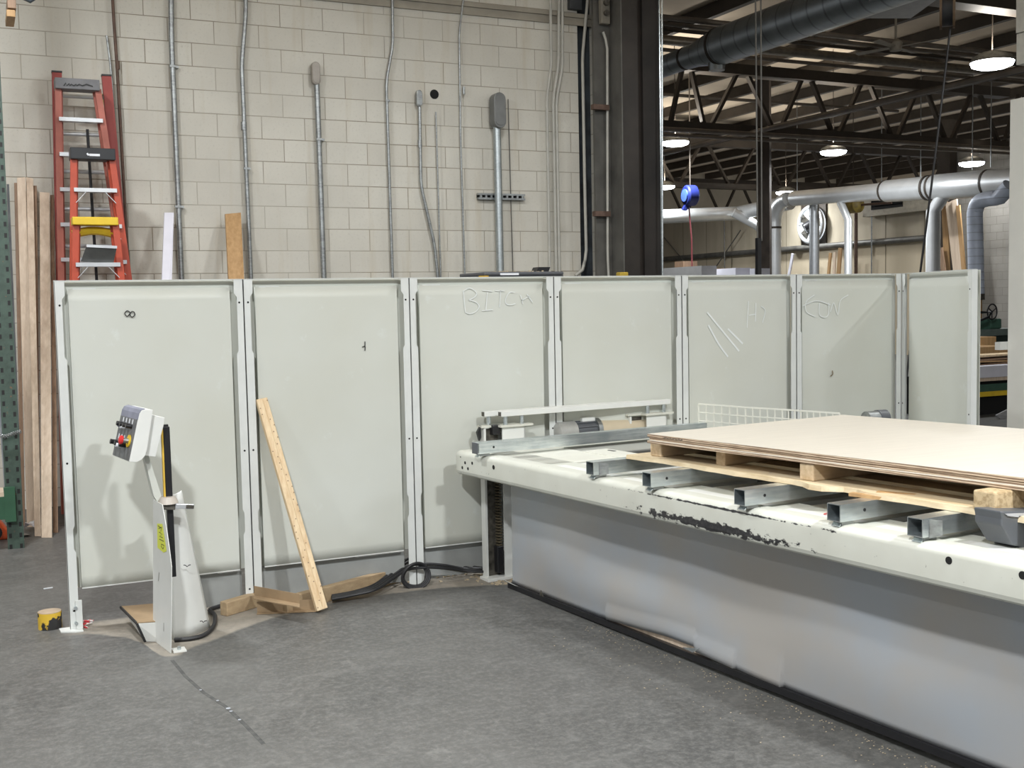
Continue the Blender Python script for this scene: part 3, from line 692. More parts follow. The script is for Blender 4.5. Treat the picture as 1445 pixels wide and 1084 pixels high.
# skirt: dented sheet
def dent(v, z):
    s = 0
    s += .018*math.exp(-((v-.5)/.4)**2)*math.sin(PI*min(1, max(0, (z-.05)/.5)))
    s += .030*math.exp(-((v-1.25)/.55)**2-((z-.17)/.11)**2)
    s -= .026*math.exp(-((v-2.0)/.45)**2-((z-.30)/.16)**2)
    s += .024*math.exp(-((v-2.7)/.5)**2-((z-.22)/.16)**2)
    s += .008*math.sin(v*3.1+z*5)*math.sin(PI*min(1, z/.64))
    s += .003*math.sin(v*7.3-z*9)*math.sin(PI*min(1, z/.64))
    return s
def skirt(v0, v1, n1_, edge=None):
    m = MB(); nz = 26
    for i in range(n1_+1):
        v = v0+(v1-v0)*i/n1_
        zb = .028
        if edge: zb += edge(v)
        for j in range(nz+1):
            z = zb+(.658-zb)*j/nz; m.v.append(Vector((-.006-dent(v, z)*min(1, v/.5+.05) - (.012 if edge and edge(v) > .004 and j < 3 else 0) - (.022*(1-z/.16)*min(1, max(0, (v-1.5)/.7)) if v < 2.206 and z < .16 else 0), v+(0 if i else .06*math.sin(PI*j/nz)), z)))
    for i in range(n1_):
        for j in range(nz): a = i*(nz+1)+j; m.f.append((a, a+1, a+nz+2, a+nz+1))
    return m
def lifted(v):                                                          # the bent-up lower edge between two tears
    if .90 < v < 1.66: return .034*min(1, (v-.90)/.55)
    if 1.66 <= v < 2.05: return .012*(2.05-v)/.39
    return 0
mpart(skirt(.0, VE, 450, lifted), 'skirt', M_skirt, smooth=True, solid=.002)
mpart(MB().box((-.03, -.01, 0), (.01, VE, .028)), 'kick_rail', M_black)
mpart(MB().box((-.005, .88, .026), (.0, 1.75, .085)), 'backing_board', M_oak)
mpart(MB().prism([(-.034, .35, .030), (-.034, .385, .030), (-.034, .362, .062)], (.003, 0, 0)), 'tear', M_grease)
mpart(MB().prism([(-.07, 1.63, .060), (-.045, 1.72, .072), (-.052, 1.68, .046)], (.004, 0, 0)), 'torn_flap', M_galv)
mpart(MB().prism([(-.03, -.05, .03), (-.028, .10, .03), (-.045, .10, .036), (-.045, -.03, .045)], (.003, 0, 0)), 'loose_corner', M_white)
# bed: far cross beam, white deck plates between the bars, dark gaps
mpart(MB().box((-.20, -.21, .66), (1.75, -.03, .785)), 'end_beam', M_cream2, bevel=.012)
mpart(MB().box((-.15, -.03, .745), (.32, .62, .785)), 'deck_plate', M_cream2, bevel=.004)
mpart(MB().box((.30, .28, .755), (.47, .66, .790)), 'deck_bracket', M_cream2, bevel=.003)
mpart(MB().box((.46, .36, .748), (1.6, .41, .776)), 'cross_channel', M_steelgrey)
mpart(MB().box((.30, -.03, .70), (1.7, .10, .792)), 'far_rail', M_cream2, bevel=.012)
mpart(MB().cyl((.43, .36, .765), (.43, .42, .765), .028, 14), 'roller_end', M_black, smooth=True)
barv = [.14, 1.22, 1.68, 2.28, 2.735, 3.085]
allv = barv + [3.55, 4.1]
edges = [.66] + barv[1:] + [3.6]
for i in range(len(edges)-1):
    a, b = edges[i]+.045, edges[i+1]-.03
    if i == 0: a = .68
    mpart(MB().prism([(-.15, a, .768), (-.15, b, .768), (.36, b, .762), (.36, a, .762)], (0, 0, .018)), 'deck_plate', M_white, bevel=.003)
    mpart(MB().box((.37, a, .74), (.52, b-.1, .752)), 'deck_tray', M_steelgrey)
mpart(MB().box((.52, .66, .45), (1.7, VE, .47)), 'gap_dark_sheet', M_void)  # black sheet under the bed: the gaps' darkness is put into its colour
mpart(MB().box((1.62, -.03, .62), (1.75, VE, .79)), 'far_side_beam', M_cream2, bevel=.01)
st = MB()                                                                # red stamp on a deck plate
c0 = mlocal(1176, 724, .7875); c0.z = .787
for a0 in (0,):
    mm = MB(); P = [mw(c0.x+.045*math.cos(2*PI*i/20)*1.0, c0.y+.016*math.sin(2*PI*i/20), .787) for i in range(21)]
    ribbon(mm, P, (0, 0, 1), .005); ribbon(mm, [mw(c0.x-.03, c0.y, .787), mw(c0.x+.03, c0.y, .787)], (0, 0, 1), .006)
    mm.build('red_stamp', M_red, mt)
# six galvanised cross bars
def cross_bar(v, u0, u1, zb=.806, w=.062, holes=(.09,), cap=False, clip='clip', curl=False):
    m = MB(); a = Vector((u0, v-w/2, zb+w/2)); b = Vector((u1, v-w/2, zb+w/2)); m.hollow(a, b, w, .003)
    o = mpart(m, 'cross_bar', M_galv)
    mpart(MB().box((u0+.16, v-w+.004, zb+.004), (u0+.165, v-.004, zb+w-.004)), 'bar_mouth', M_void if not cap else M_grey, o)  # plate inside the tube; in open bars its black paints the dark inside
    if cap: mpart(MB().box((u0-.004, v-w, zb), (u0+.012, v, zb+w)), 'end_cap', M_grey, o, bevel=.003)
    for h in holes: mpart(MB().cyl((u0+h, v-.001, zb+w*.52), (u0+h, v+.0012, zb+w*.52), .0062, 12), 'bolt_hole', M_void, o)
    mpart(MB().box((u0+.02, v-w+.01, zb-.014), (u0+.08, v-.012, zb)), 'clip', M_cond, o)
    mpart(MB().prism([(u0+.008, v-w+.010, zb-.018), (u0+.026, v-w+.010, zb-.002), (u0+.026, v-.014, zb-.002), (u0+.008, v-.014, zb-.018)], (.003, 0, -.002)), 'clip', M_galv, o)
    if curl: mpart(MB().prism([(u0+.03, v+.001, zb-.004), (u0+.07, v+.016, zb+.002), (u0+.07, v+.016, zb+w-.010), (u0+.03, v+.001, zb+w-.004)], (.003, .002, 0)), 'bent_strap', M_cond, o)
    return o
for i, v in enumerate(barv):
    u0 = [-.285, -.255, -.27, -.275, -.243, -.238][i]; u1 = 1.32 if i == 0 else 1.35
    cross_bar(v, u0, u1, holes=[(.10,), (), (.085,), (.10,), (.12,), ()][i], cap=(i == 0), curl=i in (1, 5))
# lift columns
def column(u0, v0, zt, w=.155, dpt=.09, far=False):
    gl = .085
    """open C section; the greasy rack sits in the opening that faces -u"""
    m = MB()
    m.box((u0, v0-.008, .02), (u0+w, v0, zt)); m.box((u0, v0-dpt, .02), (u0+w, v0-dpt+.008, zt)); m.box((u0+w-.008, v0-dpt, .02), (u0+w, v0, zt))
    o = mpart(m, 'lift_column', M_white)
    mpart(MB().box((u0-gl-.04, v0-dpt, .0), (u0+w+.02, v0+.02, .02)), 'base_plate', M_white, o, bevel=.003)
    mpart(MB().box((u0-gl, v0-dpt+.010, .02), (u0-.001, v0-dpt+.035, zt-.01)), 'rack_back', M_grease, o)
    mpart(MB().box((u0-gl-.018, v0-dpt, .0), (u0-gl-.004, v0-.04, zt-.005)), 'guide_edge', M_white, o)
    if not far:
        g = MB()
        for k in range(int((zt-.12)/.0175)): g.box((u0-.030, v0-dpt+.03, .06+k*.0175), (u0-.004, v0-.022, .068+k*.0175))
        mpart(g, 'toothed_rack', M('brown greasy rack', (.17, .14, .09), .5, .4), o)
        mpart(MB().box((u0-.045, v0-.055, .04), (u0-.002, v0-.01, .20)), 'lower_block', M_black, o, bevel=.006)
        mpart(MB().box((u0-.055, v0-.06, .86), (u0-.002, v0-.015, .92)), 'upper_block', M_black, o, bevel=.006)
    mpart(MB().box((u0-.02, v0-.03, zt), (u0+w+.045, v0+.02, zt+.012)), 'top_plate', M_cream2, o)
    mpart(MB().box((u0-gl-.035, v0-dpt-.005, zt), (u0+w-.02, v0-.035, zt+.012)), 'top_plate', M_cream2, o)
    return o
def zat(u, v, ypix):                                                     # height above the bed frame where a column at (u,v) reaches ypix
    lo, hi = 0, 2
    for _ in range(40):
        md = (lo+hi)/2; q = mw(u, v, md)-CAM; yy = 542-F*q.dot(UP)/q.dot(FW)
        if yy > ypix: lo = md
        else: hi = md
    return lo
cv = -.20; cu = next(-.2+k_*.002 for k_ in range(300) if (lambda q: 722.5+F*q.dot(RT)/q.dot(FW))(mw(-.2+k_*.002, cv, .4)-CAM) > 711)
zt = zat(cu, cv, 603)
column(cu, cv, zt, w=.155)
cu2 = mlocal(890+14, 590, zt).x
fu = None
for kk in range(300):
    u = .6+kk*.005; q = mw(u, cv, zt)-CAM; xx = 722.5+F*q.dot(RT)/q.dot(FW)
    if xx > 912: fu = u; break
column(fu, cv, zt+.0, w=.155, far=True)
zr = zt+.062
for (v, a, b, hs) in ((cv-.005, None, None, .04), (cv-.078, None, None, .04)):
    def u_at(xp, v, z):
        for kk in range(700):
            u = -.4+kk*.004; q = mw(u, v, z)-CAM; xx = 722.5+F*q.dot(RT)/q.dot(FW)
            if xx > xp: return u
    near = v == cv-.005
    ua = u_at(705 if near else 681, v, zr); ub = u_at(944 if near else 919, v, zr)
    rail = mpart(MB().bar((ua, v, zr+.016), (ub, v, zr+.016), .036, .032), 'guide_rail', M_white, bevel=.003)
    mpart(MB().box((ua-.003, v-.015, zr+.004), (ua, v+.015, zr+.028)), 'end_plug', M_grease, rail)
    for xs in ((713, 736, 914-1, 936) if near else (689, 889, 909)):
        us = u_at(xs, v, zt); mpart(MB().cyl((us, v, zt+.012), (us, v, zr+.002), .013, 12), 'spacer', M_galv, rail, smooth=True)
mpart(MB().prism([(cu-.115, cv-.07, .92), (cu-.14, cv-.07, .88), (cu-.125, cv-.07, .83), (cu-.115, cv-.07, .85)], (0, .02, 0)), 'limit_lever', M_black)
# geared motor behind the far end of the bed
zm = .83; ma = mlocal(783, 619, zm)
vm = -.30
def U(xp, z=zm, v=vm): return u_at(xp, v, z)
u1_, u2_, u3_, u4_ = U(780), U(806), U(838), U(852)
mo = mpart(MB().tube([(u2_, vm, zm), (u3_, vm, zm)], .058, 20), 'motor_body', M_grey, smooth=True)
fin = MB()
for k in range(12):
    a = 2*PI*k/12; fin.bar((u2_, vm+.058*math.cos(a), zm+.058*math.sin(a)), (u3_, vm+.058*math.cos(a), zm+.058*math.sin(a)), .012, .016, (0, math.cos(a), math.sin(a)))
mpart(fin, 'cooling_fins', M_grey, mo)
mpart(MB().tube([(u1_, vm, zm), (u1_+.02, vm, zm), (u2_+.01, vm, zm)], [.045, .070, .070], 20), 'fan_cowl', M('pale grey casting', (.42, .42, .40), .5, .3), mo, smooth=True)
mpart(MB().tube([(u3_-.01, vm, zm), (u3_+.02, vm, zm)], [.078, .078], 20), 'flange_ring', M_cond, mo, smooth=True)
mpart(MB().box((u2_+.06, vm-.03, zm+.055), (u2_+.16, vm+.03, zm+.085)), 'terminal_box', M_white, mo, bevel=.008)
mpart(MB().tube([(u3_+.02, vm, zm-.01), (u4_+.34, vm, zm-.01)], .07, 24), 'drive_cover', M('beige cover', (.55, .47, .34), .5, var=.05), smooth=True)
mpart(MB().box((u1_, vm-.1, .66), (u4_+.36, vm+.07, zm-.06)), 'motor_shelf', M_cream2)
# grey clamp housing at the right edge
q = lambda x, y: mlocal(x, y, .80)
Yc = mw(.33, 3.30, 0)
nC = MLv
def pc(x, y): return pn(x, y, Yc, nC)
cl = [pc(1412, 722), pc(1414, 733), pc(1413.5, 742), pc(1430, 770), pc(1441, 772), pc(1441, 792), pc(1470, 800), pc(1500, 720)]
m = MB().prism(cl, -MLv*.10); m.build('clamp_housing', M_grey, mt, bevel=.005)
m = MB().prism([pc(1417, 725), pc(1421, 728), pc(1445, 731), pc(1500, 731), pc(1500, 722)], MLv*.004); m.build('clamp_rim', M('light grey edge', (.42, .43, .45), .35), mt)
MB().prism([pc(1436, 728), pc(1439, 732), pc(1450, 733), pc(1450, 728)], MLv*.006).build('clamp_slot', M_void, mt)

# ---------------------------------------------------------------- pallet and plywood on the bars
def onbed(x, y, z): return mlocal(x, y, z)
pw = thing('wooden_pallet', mw(.0, 1.25, .868), 'low wooden pallet lying across the galvanised bars under the plywood', 'pallet')
rnd = random.Random(3)
zD = .869
m = MB(); prev = None                                                    # front deck board with a ragged split edge
cols = []
for i in range(41):
    v = 1.22+(3.75-1.22)*i/40; e = -.055+.006*math.sin(v*9)+.004*math.sin(v*31)
    if v < 1.42: e -= .01*(1.42-v)/.2
    if 2.36 < v < 2.50: e -= .03
    if 2.50 <= v < 2.62: e += .03
    cols.append((v, e))
for (v, e) in cols:
    for (u, z) in ((e, zD), (.13, zD), (.13, zD+.019), (e+.004, zD+.019)): m.v.append(Vector((u, v, z)))
for i in range(40):
    for j in range(4): m.f.append((i*4+j, i*4+(j+1) % 4, i*4+4+(j+1) % 4, i*4+4+j))
m.f += [(0, 1, 2, 3), (163, 162, 161, 160)]
mb_uv(m).build('deck_board', M_deck, pw)
for u in (.20, .42, .64, .86, 1.08): mb_uv(MB().box((u, 1.25, zD), (u+.14, 3.75, zD+.018))).build('deck_board', M_deck, pw)
for v, w_, u0, h in ((1.365, .085, -.005, .068), (1.79, .060, .02, .068), (2.345, .075, -.02, .068), (3.19, .085, -.075, .068)):
    st = MB().box((u0, v-w_/2, zD+.019), (1.22, v+w_/2, zD+.019+h))
    mb_uv(st).build('stringer', M_pallet if v < 3 else M('chipboard block', (.52, .40, .24), .8, col2=(.36, .26, .14), scale=60, lo=.45, hi=.6), pw, bevel=.006)
m = MB()
for k in range(8): m.bar((-.06+.012*k, 1.24+.01*(k % 3), zD+.004), (.03+.012*k, 1.30, zD+.012), .010, .012)
mb_uv(m).build('splintered_end', M_pallet, pw)
m = MB().bar((-.07, 2.62, zD+.006), (-.03, 2.80, zD+.004), .03, .012).bar((-.02, 2.70, zD+.016), (.06, 2.86, zD+.012), .03, .012)
mb_uv(m).build('splinter', M_tan, pw)
zP = zD+.019+.069
zTop = zP+.040
cA = mlocal(912.5, 612.5, zTop); cB = mlocal(1189, 585.6, zTop); cR = mlocal(1445, 675, zTop); cBR = mlocal(1445, 605.7, zTop)
def ext(a, b, k): return a+(b-a)*k
cR2 = ext(cA, cR, 1.30); cBR2 = ext(cB, cBR, 1.9)
sheets = [(zP+.001, .012, 'bottom', -.016, .02), (zP+.014, .012, 'middle', .006, .008), (zP+.027, zTop-zP-.027, 'top', 0, 0)]
for z, th, wh, du, dv in sheets:
    A_, B_, C_, D_ = [Vector((p.x, p.y, 0)) for p in (cA, cB, cBR2, cR2)]
    off = Vector((du+.004, dv, 0))
    pts = [A_+off, B_+off, C_+off, D_+off]
    NN = 16; m = MB()
    def bend(v): return 0
    P4 = [mw(p.x, p.y, z) for p in pts]
    base = MB().prism(P4, (0, 0, th))
    o = thing('plywood_sheet', P4[0], '%s sheet of the large pale plywood stack on the pallet' % {'bottom': 'lowest', 'middle': 'middle', 'top': 'topmost'}[wh], 'plywood', 'plywood sheets on the pallet')
    base.build('edge_plies', M_edge, o)
    top = MB().prism([p+Vector((0, 0, th)) for p in P4], (0, 0, .0009)); top.build('face_veneer', M_ply, o)
    if wh == 'top':
        k1 = P4[0]+(P4[3]-P4[0])*.045; k2 = P4[0]+(P4[3]-P4[0])*.10; dn = (P4[3]-P4[0]).normalized(); nn = Vector((dn.y, -dn.x, 0))
        if nn.dot(MT) > 0: nn = -nn
        mm = MB()
        for j in range(14):
            a = k1+(k2-k1)*(j/14)+Vector((0, 0, .003+.001*(j % 3))); ribbon(mm, [a, a+(k2-k1)*(.045)], nn, .003+.002*(j % 2), .0006)
        mm.build('stamped_print', M_ink, o)

# white wire mesh guard behind the table
def mesh_panel(P, ztop, zbot, lab, cells):
    t = thing('wire_mesh_guard', (P[0].x, P[0].y, 0), lab, 'mesh guard')
    for (a, b, nn_) in cells:
        m = MB(); A, B = P[a], P[b]
        for k in range(1 if a else 0, nn_+1):
            q = A+(B-A)*(k/nn_); m.bar((q.x, q.y, zbot), (q.x, q.y, ztop), .006 if k % nn_ else .008, .006, (0, 1, 0))
        for k in range(int((ztop-zbot)/.052)+1):
            z = ztop-k*.052; m.bar((A.x, A.y, z), (B.x, B.y, z), .006, .006 if k else .009)
        m.build('mesh_section', M_mesh, t)
    return t
zmh = .98
mp_ = [pz(986, 570, zmh), pz(1052, 575, zmh), pz(1104, 578, zmh), pz(1185, 583.5, zmh)]
mp_.append(mp_[3]+(mp_[3]-mp_[2])*1.5)
mesh_panel(mp_, zmh, .05, 'white wire mesh guard standing between the plywood and the fence', ((0, 1, 6), (1, 2, 5), (2, 3, 9)))
p = pz(1235, 590, .93)
t = thing('small_motor', (p.x, p.y, 0), 'small grey motor on a post just beyond the back edge of the plywood', 'motor')
MB().tube([p+Vector((-.07, .0, 0)), p+Vector((.01, 0, 0))], .042, 16).build('motor_body', M_cond, t, smooth=True)
MB().tube([p+Vector((.01, 0, 0)), p+Vector((.075, 0, 0)), p+Vector((.085, 0, 0))], [.046, .046, .03], 16).build('motor_cap', M_grey, t, smooth=True)
MB().box((p.x-.03, p.y-.03, 0), (p.x+.03, p.y+.03, p.z-.03)).build('post', M_white, t)

# ================================================================== CONTROL PEDESTAL
PF = pz(240, 922); PR = pz(297, 886)
YP = 5.56                                                                # plane of the blade and pole
def pb(x, y, Y=YP): return py(x, y, Y)
pd = thing('control_pedestal', pz(242, 905), 'grey white control pedestal with tilted button box in front of the first fence panel', 'control stand')
# blade plate: from rear-left edge to the bulging front-right edge
fl = lambda x, y: pz(x, y)
bl0, bl1 = pz(217, 903), pz(242, 922)
def blade(s0, s1): return None
m = MB(); rows = [(705, 217, 712, 230), (740, 217, 741, 235), (775, 217, 775, 240), (800, 217, 800, 243), (850, 217, 855, 243), (903, 217, 922, 242)]
nrm_b = Vector((bl1.y-bl0.y, -(bl1.x-bl0.x), 0)).normalized()
pts = []
for (ya, xa, yb_, xb) in rows: pts.append((pn(xa, ya, bl0, nrm_b), pn(xb, yb_, bl0, nrm_b)))
outline = [a for a, b in pts] + [b for a, b in reversed(pts)]
mbz = MB().prism(outline, nrm_b*.004); blade_o = mbz.build('blade_plate', M_white, pd, bevel=.001)
nb_out = nrm_b if nrm_b.dot(CAM-bl0) > 0 else -nrm_b
lab_ = MB().prism([pn(a, b, bl0+nb_out*.005, nrm_b) for a, b in ((222, 739), (229, 739.5), (233, 764), (235, 778), (231, 780), (222.5, 773))], nb_out*.001)
lo_ = lab_.build('yellow_label', M_lab, pd)
mm = MB()
for s in ([(223, 742), (227, 745)], [(224, 746), (228, 744), (227, 750)], [(224.5, 751), (229, 754), (225, 757), (229.5, 759)], [(225, 761), (231, 764)], [(228, 768), (232, 770), (230, 775), (227.5, 771), (228, 768)]):
    ribbon(mm, [pn(a, b, bl0+nb_out*.0065, nrm_b) for a, b in s], nb_out, .003)
mm.build('handwriting', M_ink, lo_)
for s, w_ in (([(224.5, 808), (223.5, 820)], .006), ([(231, 879), (231, 891)], .004)):
    mm = MB(); ribbon(mm, [pn(a, b, bl0+nb_out*.005, nrm_b) for a, b in s], nb_out, w_); mm.build('scuff', M('scuff grey', (.35, .34, .32), .6), pd)
# tapered curved shell behind the blade
m = MB(); nr = 14; ns = 10
baseL = pz(243, 903); baseR = PR; baseM = pz(270, 897)
topL = pn(236, 700, baseL, Vector((0, 1, 0))); topR = py(256, 692, baseR.y-.08)
for i in range(nr+1):
    k = i/nr
    a = baseL.lerp(topL, k); b = baseR.lerp(topR, k)
    for j in range(ns+1):
        s = j/ns; q = a.lerp(b, s); bul = math.sin(PI*s)*(.045*(1-k)+.03*k); q = q+Vector((.25, -1, 0)).normalized()*bul*.7; m.v.append(q)
for i in range(nr):
    for j in range(ns): q = i*(ns+1)+j; m.f.append((q, q+1, q+ns+2, q+ns+1))
shell = m.build('tapered_shell', M_white, pd, smooth=True, solid=.003)
def shell_mark(pts, w_, nm, mat):
    mm = MB(); nrm_s = Vector((-.25, -1, 0)).normalized(); ribbon(mm, [pn(a, b, baseM+nrm_s*.055, Vector((0, 1, 0))) for a, b in pts], nrm_s, w_); mm.build(nm, mat, shell)
shell_mark([(259, 797.5), (262, 798), (264, 800), (266, 798), (269, 797)], .004, 'vent_slot', M_ink)
shell_mark([(282, 877), (285, 876.5), (287, 878.5), (289, 876.5), (292, 876)], .004, 'vent_slot', M_ink)
# foot box with tan top
z1 = .10
a = pz(170, 857, z1); b = pz(218, 853, z1); c_ = pz(226, 878, z1); d_ = pz(193, 880, z1)
lw = [Vector((p.x, p.y, 0.0)) for p in (a, b, c_, d_)]
lw[3] = pz(205, 906); lw[0] = Vector((a.x+.06, a.y+.0, 0))
fb = MB().hexa(lw+[a, b, c_, d_]).build('foot_box', M_white, pd, bevel=.003)
MB().prism([p+Vector((0, 0, .001)) for p in (a, b, c_, d_)], (0, 0, .004)).build('foot_tread', M_card, fb)
rub = MB(); rub.bar(a, d_, .008, .012); rub.bar(d_, lw[3], .010, .010); rub.build('rubber_edge', M_dark, fb)
ap = pz(256, 918)
MB().box((ap.x-.04, ap.y-.03, 0), (ap.x+.02, ap.y+.04, .006)).build('anchor_plate', M_white, pd)
MB().cyl(ap+Vector((-.01, 0, .006)), ap+Vector((-.01, 0, .02)), .009, 8).build('anchor_bolt', M_galv, pd)
# light curtain pole
p0_, p1_ = py(234, 602, 5.62), py(234, 800, 5.62)
m = MB().bar(Vector((p0_.x, 5.62, p0_.z)), Vector((p0_.x+.003, 5.62, p1_.z-.05)), .030, .036, (0, 1, 0)); pole = m.build('sensor_pole', M_black, pd, bevel=.002)
ya, yb_ = py(226.8, 606, 5.61), py(226.8, 716, 5.61)
MB().box((p0_.x-.024, 5.603, yb_.z), (p0_.x-.016, 5.63, ya.z)).build('yellow_stripe', M('amber stripe', (.72, .47, .06), .5), pole)
MB().box((p0_.x-.012, 5.608, p0_.z), (p0_.x+.010, 5.632, p0_.z+.010)).build('top_cap', M_dark, pole)
# clamp and tape
c1 = py(228, 714, 5.585); c2 = py(273, 715, 5.585)
MB().bar(c1, py(247, 714, 5.585), .03, .035).build('clamp_body', M_grease, pd, bevel=.003)
MB().bar(py(243, 714, 5.585), c2, .022, .024).build('clamp_bar', M_alu, pd, bevel=.003)
MB().bar(py(262, 714.5, 5.583), c2, .024, .018).build('clamp_jaw', M_grease, pd)
tp0 = py(237, 705, 5.60)
MB().tube([tp0+Vector((0, 0, -.018)), tp0+Vector((0, 0, .014))], [.05, .036], 12).build('tape_wrap', M('pale tape', (.55, .50, .44), .45), pd, smooth=True)
# bracket arm from the box down to the pedestal
ar = [pb(x, y, 5.60) for x, y in ((203, 643), (210, 644), (228, 700), (222, 708), (217, 700))]
MB().prism(ar, (0, .10, 0)).build('bracket_arm', MF, pd)
# tilted control box
YB = 5.50
prof_ = [(182.5, 652), (195, 592), (197, 584), (200, 579.5), (205, 577.8), (216, 578.5), (208, 632), (205, 643), (200, 649), (193, 652.3)]
side = [py(x, y, YB) for x, y in prof_]
dv_ = pz(171, 585.5, side[1].z) - side[1]
box = MB().prism(side, dv_).build('control_box', M_white, pd, bevel=.002)
face = [side[0], side[1]]; up_f = (side[1]-side[0]); nf = up_f.cross(dv_).normalized()
if nf.dot(CAM-side[0]) < 0: nf = -nf
def fp(s, t_, o=.002): return side[0]+dv_*s+up_f*t_+nf*o                  # s: 0 near edge..1 far edge, t: 0 bottom..1 top
MB().prism([fp(.03, .02), fp(.97, .02), fp(.97, .99), fp(.03, .99)], nf*.002).build('face_panel', M_greyd, box)
cov = [side[1], side[2], side[3], side[4]]
P = [p+dv_*.01 for p in cov]; m = MB()
cn = (side[1]+side[5])/2
outer = [p+(p-cn).normalized()*.003 for p in P]
m.prism(outer+list(reversed(P)), dv_*.98); m.build('top_cover', M_bluegrey, box)
def stick(s, t_, r, h, mat, nm, par=box, r2=None):
    a = fp(s, t_, .003); MB().tube([a, a+nf*h], [r, r2 or r], 14).build(nm, mat, par, smooth=True)
for s in (.22, .40, .58, .76): 
    stick(s, .80, .011, .030, M_black, 'rotary_switch')
    mm = MB(); ribbon(mm, [fp(s, .86, .004), fp(s, .97, .004)], nf, .012); mm.build('legend_strip', M_paper, box)
stick(.60, .76, .013, .022, M_paper, 'white_button')
stick(.80, .78, .012, .020, M_blue, 'blue_button')
for s in (.50, .66, .82):
    mm = MB(); ribbon(mm, [fp(s, .44, .004), fp(s, .56, .004)], nf, .012); mm.build('legend_strip', M_paper, box)
for s in (.35, .62, .88): stick(s, .34, .012, .032, M_black, 'push_button')
stick(.60, .30, .011, .026, M_paper, 'white_button')
stick(.20, .46, .030, .006, M_yellow, 'yellow_ring'); stick(.20, .46, .012, .035, M_cond, 'stop_stem'); 
a = fp(.20, .46, .035); MB().tube([a, a+nf*.010, a+nf*.016], [.020, .022, .014], 18).build('stop_button', M_red, box, smooth=True)
rear = [py(x, y, YB+.04) for x, y in ((213, 585), (232.5, 589.5), (231, 600), (219.5, 645), (204, 643))]
MB().prism(rear, dv_*.75).build('rear_box', M_white, pd, bevel=.002)

# ================================================================== FLOOR THINGS BY THE FENCE
# leaning timber: foot on the floor, head against the fence
f0, f1 = pz(448, 866), pz(466, 863); h0 = py(362, 567, FY-.012); h1 = py(373, 567, FY-.012)
bt = thing('leaning_timber', f0, 'pale pine timber leaning at a slant against the second fence panel', 'timber')
dz = Vector((0, 0, 0)); wv = (f1-f0)
dirn = (h0-f0).normalized(); wdir = (wv-dirn*wv.dot(dirn)).normalized(); th = dirn.cross(wdir).normalized()
if th.dot(CAM-f0) < 0: th = -th
Ln = (h0-f0).length
def timber(off, w_, name, t_=.03, back=.0):
    a = f0+wdir*off-th*back; b = a+wdir*w_
    a0, b0 = a.copy(), b.copy(); return MB().hexa([a0, b0, b0-th*t_, a0-th*t_, a0+dirn*Ln, b0+dirn*Ln, b0+dirn*Ln-th*t_, a0+dirn*Ln-th*t_]).build(name, M_pine, bt, bevel=.003)
wt = wv.length*.86
f0 = f0+Vector((0, 0, .012)); timber(0, wt*.55, 'front_lath'); timber(wt*.56, wt*.46, 'rear_lath', .024, .004)
k_ = 0
nails = MB()
for i in range(34):
    q = f0+dirn*(Ln*(i+.5)/34)+wdir*(wt*random.choice((.12, .42, .70, .92)))+th*.001; nails.cyl(q, q+th*.001, .0035, 6)
nails.build('nail_holes', M_oakd, bt)
# long squared lumber and short pieces
def lumber(name, a, b, w_, h_, lab, mat=M_lumber, zc=0.0, cat='lumber'):
    a = a+Vector((0, 0, h_/2+zc)); b = b+Vector((0, 0, h_/2+zc)); return tag(MB().bar(a, b, w_, h_).build(name, mat, org=Vector((a.x, a.y, zc)), bevel=.004), lab, cat)
lumber('lumber_block', pz(312, 872)+Vector((.02, .03, 0)), pz(378, 852)+Vector((0, .02, 0)), .055, .075, 'short thick dusty lumber block lying right of the control pedestal')
lumber('long_lumber', pz(405, 868)+Vector((0, .05, 0)), pz(566, 822)+Vector((0, .03, 0)), .045, .085, 'long brown lumber on edge running along the fence foot behind the leaning timber')
def corner_board(name, P, Q, up, out, lab):
    t_ = .005; m = MB(); m.hexa([P, Q, Q+out, P+out, P+Vector((0, 0, t_)), Q+Vector((0, 0, t_)), Q+out+Vector((0, 0, t_)), P+out+Vector((0, 0, t_))])
    o2 = out.normalized()*t_
    m.hexa([P, Q, Q+o2, P+o2, P+up, Q+up, Q+o2+up, P+o2+up]); return tag(m.build(name, M_card, org=P), lab, 'cardboard')
P = pz(359, 841, .085); Q = pz(423, 853, .085); o_ = Vector((-.02, -.07, 0)); corner_board('cardboard_corner', P, Q, Vector((0, 0, .055)), o_, 'upper brown L shaped cardboard corner strip resting on the lumber block')
P = pz(363, 865, .002); Q = pz(452, 861, .002); corner_board('cardboard_corner', P, Q, Vector((0, 0, .06)), Vector((-.01, -.035, 0)), 'lower brown L shaped cardboard corner strip lying on the floor beside the timber foot')
# cables
def cable(name, pts, r, lab, zs=None):
    P = []
    for (x, y, z) in pts: q = pz(x, y, z); P.append(q)
    P = smooth_path(P, 6); return tag(MB().tube(P, r, 8).build(name, M_dark, org=(P[0].x, P[0].y, 0), smooth=True), lab, 'cable')
cable('power_cable', [(246, 903, .012), (270, 901, .012), (290, 895, .014), (302, 882, .014), (303, 868, .014), (296, 861, .014), (312, 855, .014), (340, 850, .014), (368, 846, .014)], .011, 'black cable curling around the foot of the control pedestal')
cbl = ['highest', 'second', 'third', 'lowest']
for i, dy in enumerate((-3, 2, 7, 12)):
    cable('power_cable', [(468, 842+dy*.3, .03), (500, 836+dy*.3, .035), (530, 826+dy*.5, .05), (556, 806+dy*.8, .07), (575, 792+dy, .10), (598, 789+dy, .11), (625, 792+dy*.8, .09), (652, 799+dy*.5, .055), (672, 802+dy*.4, .045), (692, 803+dy*.3, .035)], .009, 'black cable arching past the coil to the lift column, %s of the bundle' % cbl[i])
cc = pz(584, 811, .07)
m = MB()
